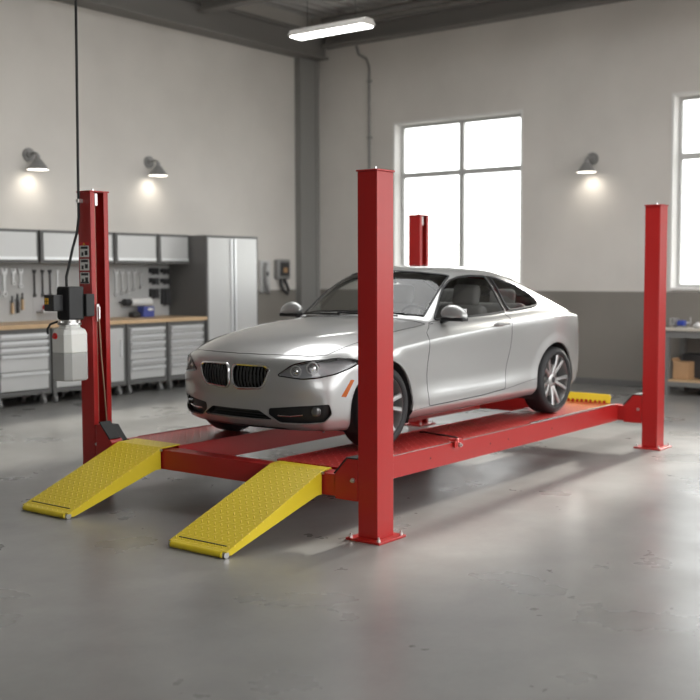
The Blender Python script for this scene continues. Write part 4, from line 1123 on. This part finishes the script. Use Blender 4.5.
# ---------------------------------------------------------------- wall lamps
def wall_lamp(x, y, z, d, label):
    """d: unit vector from the wall into the room; shade hangs along the wall's right"""
    t_ = thing('wall_lamp', label, 'wall lamp', (x, y, z), 'cone wall lamps')
    d = Vector(d); P = Vector((x, y, z)); s_ = Vector((0, 0, 1)).cross(d) ; e = P+d*.22+s_*(-.0)
    bm = B(); cyl(bm, P+d*.002, P+d*.03, .095, n=24); cyl(bm, P+d*.03, P+d*.06, .05, n=20); obj('wall_plate', bm, 'lampgrey', t_, smooth=True)
    bm = B(); tube(bm, [P+d*.05, P+d*.15+Vector((0, 0, .02)), P+d*.21, P+d*.22+Vector((0, 0, -.04))], .018, 10); cyl(bm, P+d*.22+Vector((0, 0, -.02)), P+d*.22+Vector((0, 0, -.09)), .035, n=16); obj('arm', bm, 'lampgrey', t_, smooth=True)
    bm = B(); top = P+d*.22+Vector((0, 0, -.07)); bot = P+d*.22+Vector((0, 0, -.225))
    mid = top.lerp(bot, .55)
    cyl(bm, top, mid, .042, .105, n=32, cap=False); cyl(bm, mid, bot, .105, .155, n=32, cap=False); cyl(bm, top+Vector((0, 0, .001)), top, .042, n=32)
    sh_ = obj('lamp_shade', bm, 'lampgrey', t_, smooth=True)
    bm = B(); cyl(bm, bot+Vector((0, 0, .012)), bot, .146, .150, n=32); obj('lamp_glass', bm, 'bulb', sh_)
    li = bpy.data.lights.new('lamp_light', 'SPOT'); li.energy = LAMP_W; li.color = (1, .93, .82); li.spot_size = math.radians(125); li.spot_blend = .9; li.shadow_soft_size = .06
    lo = bpy.data.objects.new('lamp_light', li); COL.objects.link(lo); lo.location = P+d*.22+Vector((0, 0, -.24))
    lo.rotation_euler = (Vector((0, 0, 1))+d*.55).to_track_quat('Z', 'Y').to_euler()
LAMP_W = 5
wall_lamp(3.89, YW-.001, 3.46, (0, -1, 0), 'grey cone wall lamp, leftmost on the long wall above the wall cabinets')
wall_lamp(6.15, YW-.001, 3.53, (0, -1, 0), 'grey cone wall lamp nearer the corner column on the long wall')
wall_lamp(XW-.001, 3.33, 3.54, (-1, 0, 0), 'grey cone wall lamp between the two windows')
# hanging light
t_ = thing('pendant_strip_light', 'lit white strip light hanging from the ceiling near the corner', 'ceiling light', (6.0, 5.17, 5.0))
bm = B(); prism(bm, [(5.88, 5.02), (6.12, 5.02), (6.14, 5.04), (6.08, 5.11), (5.92, 5.11), (5.86, 5.04)], 4.52, 5.82, 'y'); obj('housing', bm, 'fixture', t_, bevel=.005)
bm = B(); box(bm, 5.885, 6.115, 4.55, 5.79, 5.003, 5.02); obj('diffuser', bm, 'tube', t_)
for y in (4.75, 5.58):
    bm = B(); cyl(bm, (6, y, 5.11), (6, y, 6.5), .004, n=6); obj('suspension_wire', bm, 'dark', t_)
# ---------------------------------------------------------------- bench at the right
bt = thing('workbench', 'grey steel workbench with lower shelf under the right window', 'workbench', (9.83, .7, 0))
bm = B(); box(bm, 9.42, 10.2, -1.2, 1.86, .93, .97); obj('bench_top', bm, 'benchtop', bt, bevel=.004)
bm = B(); box(bm, 9.45, 9.48, -1.17, 1.83, .83, .93); box(bm, 10.14, 10.17, -1.17, 1.83, .83, .93); box(bm, 9.48, 10.14, 1.80, 1.83, .83, .93); box(bm, 9.48, 10.14, -1.17, -1.14, .83, .93); obj('apron', bm, 'bench', bt)
for x in (9.45, 10.09):
    for y in (-1.17, 1.75):
        bm = B(); box(bm, x, x+.08, y, y+.08, 0, .83); obj('leg', bm, 'bench', bt, bevel=.003)
bm = B(); box(bm, 9.46, 10.16, -1.09, 1.75, .20, .225); obj('shelf', bm, 'wood', bt)
bm = B(); box(bm, 9.45, 9.47, -1.09, 1.75, .13, .20); obj('shelf_rail', bm, 'bench', bt)
vz = thing('bench_vise', 'grey bench vise with blue screw housing on top of the right workbench', 'vise', (9.62, 1.66, .97))
bm = B(); cyl(bm, (9.65, 1.66, .97), (9.65, 1.66, .995), .10, n=24); rounded(bm, 9.59, 9.71, 1.60, 1.74, .99, 1.05, .015); obj('vise_body', bm, 'lampgrey', vz, smooth=True)
bm = B(); box(bm, 9.59, 9.71, 1.70, 1.74, 1.05, 1.10); box(bm, 9.59, 9.71, 1.77, 1.80, 1.0, 1.10); box(bm, 9.62, 9.68, 1.74, 1.77, 1.0, 1.03); obj('vise_jaw', bm, 'toolsteel', vz, bevel=.004)
bm = B(); rounded(bm, 9.57, 9.66, 1.57, 1.68, 1.0, 1.075, .012); obj('screw_housing', bm, 'bluep', vz, smooth=True)
bm = B(); cyl(bm, (9.66, 1.57, 1.04), (9.66, 1.50, 1.04), .012, n=10); cyl(bm, (9.66, 1.51, .975), (9.66, 1.51, 1.12), .007, n=8); obj('vise_screw', bm, 'galv', vz, smooth=True)
bm = B(); rounded(bm, 9.52, 9.66, 1.33, 1.43, .97, 1.03, .02); cyl(bm, (9.60, 1.38, 1.03), (9.60, 1.38, 1.055), .03, n=16); tag(obj('hand_tool', bm, 'toolsteel', smooth=True), 'small pale metal tool lying beside the vise on the workbench', 'tool')
cbx = thing('cardboard_box', 'brown cardboard box standing on the lower shelf of the right workbench', 'box', (9.68, 1.62, .226))
bm = B(); box(bm, 9.56, 9.82, 1.50, 1.72, .226, .47); obj('carton', bm, 'card', cbx, bevel=.004)
bm = B(); prism(bm, [(1.50, .471), (1.72, .471), (1.75, .52), (1.74, .525), (1.71, .476), (1.50, .476)], 9.56, 9.82, 'x'); obj('flap', bm, 'card', cbx)
bm = B(); rounded(bm, 9.84, 10.12, 1.30, 1.70, .227, .58, .02); tag(obj('storage_crate', bm, 'dark', smooth=True), 'dark plastic crate behind the cardboard box on the bench shelf', 'crate')
EXPO = .70
# ---------------------------------------------------------------- light
w = bpy.data.worlds.new('World'); SC.world = w; w.use_nodes = True; nt = w.node_tree
bg = nt.nodes['Background']; tc = nt.nodes.new('ShaderNodeTexCoord'); sp = nt.nodes.new('ShaderNodeSeparateXYZ'); nt.links.new(tc.outputs['Generated'], sp.inputs[0])
rp = nt.nodes.new('ShaderNodeValToRGB'); e = rp.color_ramp.elements
e[0].position = .46; e[0].color = (.30, .29, .27, 1); e[1].position = .62; e[1].color = (.97, .975, .97, 1)
k = e.new(.505); k.color = (.80, .80, .76, 1); k = e.new(.54); k.color = (.98, .99, 1, 1)
mr = nt.nodes.new('ShaderNodeMapRange'); mr.inputs['From Min'].default_value = -1; nt.links.new(sp.outputs[2], mr.inputs['Value']); nt.links.new(mr.outputs['Result'], rp.inputs[0])
nt.links.new(rp.outputs[0], bg.inputs[0]); bg.inputs[1].default_value = 3.4
sun = bpy.data.lights.new('sun', 'SUN'); sun.energy = 7; sun.angle = math.radians(3.5); sun.color = (1, .95, .87)
so = bpy.data.objects.new('sun', sun); COL.objects.link(so)
so.rotation_euler = Vector((.93, .035, .355)).to_track_quat('Z', 'Y').to_euler()
so.location = (20, 0, 12)
# ---------------------------------------------------------------- camera
cd = bpy.data.cameras.new('camera'); co = bpy.data.objects.new('camera', cd); COL.objects.link(co); SC.camera = co
cd.sensor_width = 36; cd.sensor_fit = 'HORIZONTAL'; cd.lens = 1087.18/700*36
yaw, pit, rol = .65787, -.07014, -.003052
fw = Vector((math.cos(pit)*math.cos(yaw), math.cos(pit)*math.sin(yaw), math.sin(pit)))
rt = Vector((math.sin(yaw), -math.cos(yaw), 0)); up = rt.cross(fw)
r2 = rt*math.cos(rol)+up*math.sin(rol); u2 = up*math.cos(rol)-rt*math.sin(rol)
m = Matrix((r2, u2, -fw)).transposed().to_4x4(); m.translation = (-5.66288, -4.15282, 1.75968); co.matrix_world = m
cd.clip_end = 200
cd.dof.use_dof = True; cd.dof.focus_distance = 7.4; cd.dof.aperture_fstop = 1.7
SC.view_settings.view_transform = 'Standard'; SC.view_settings.look = 'None'; SC.view_settings.gamma = 1; SC.view_settings.exposure = EXPO
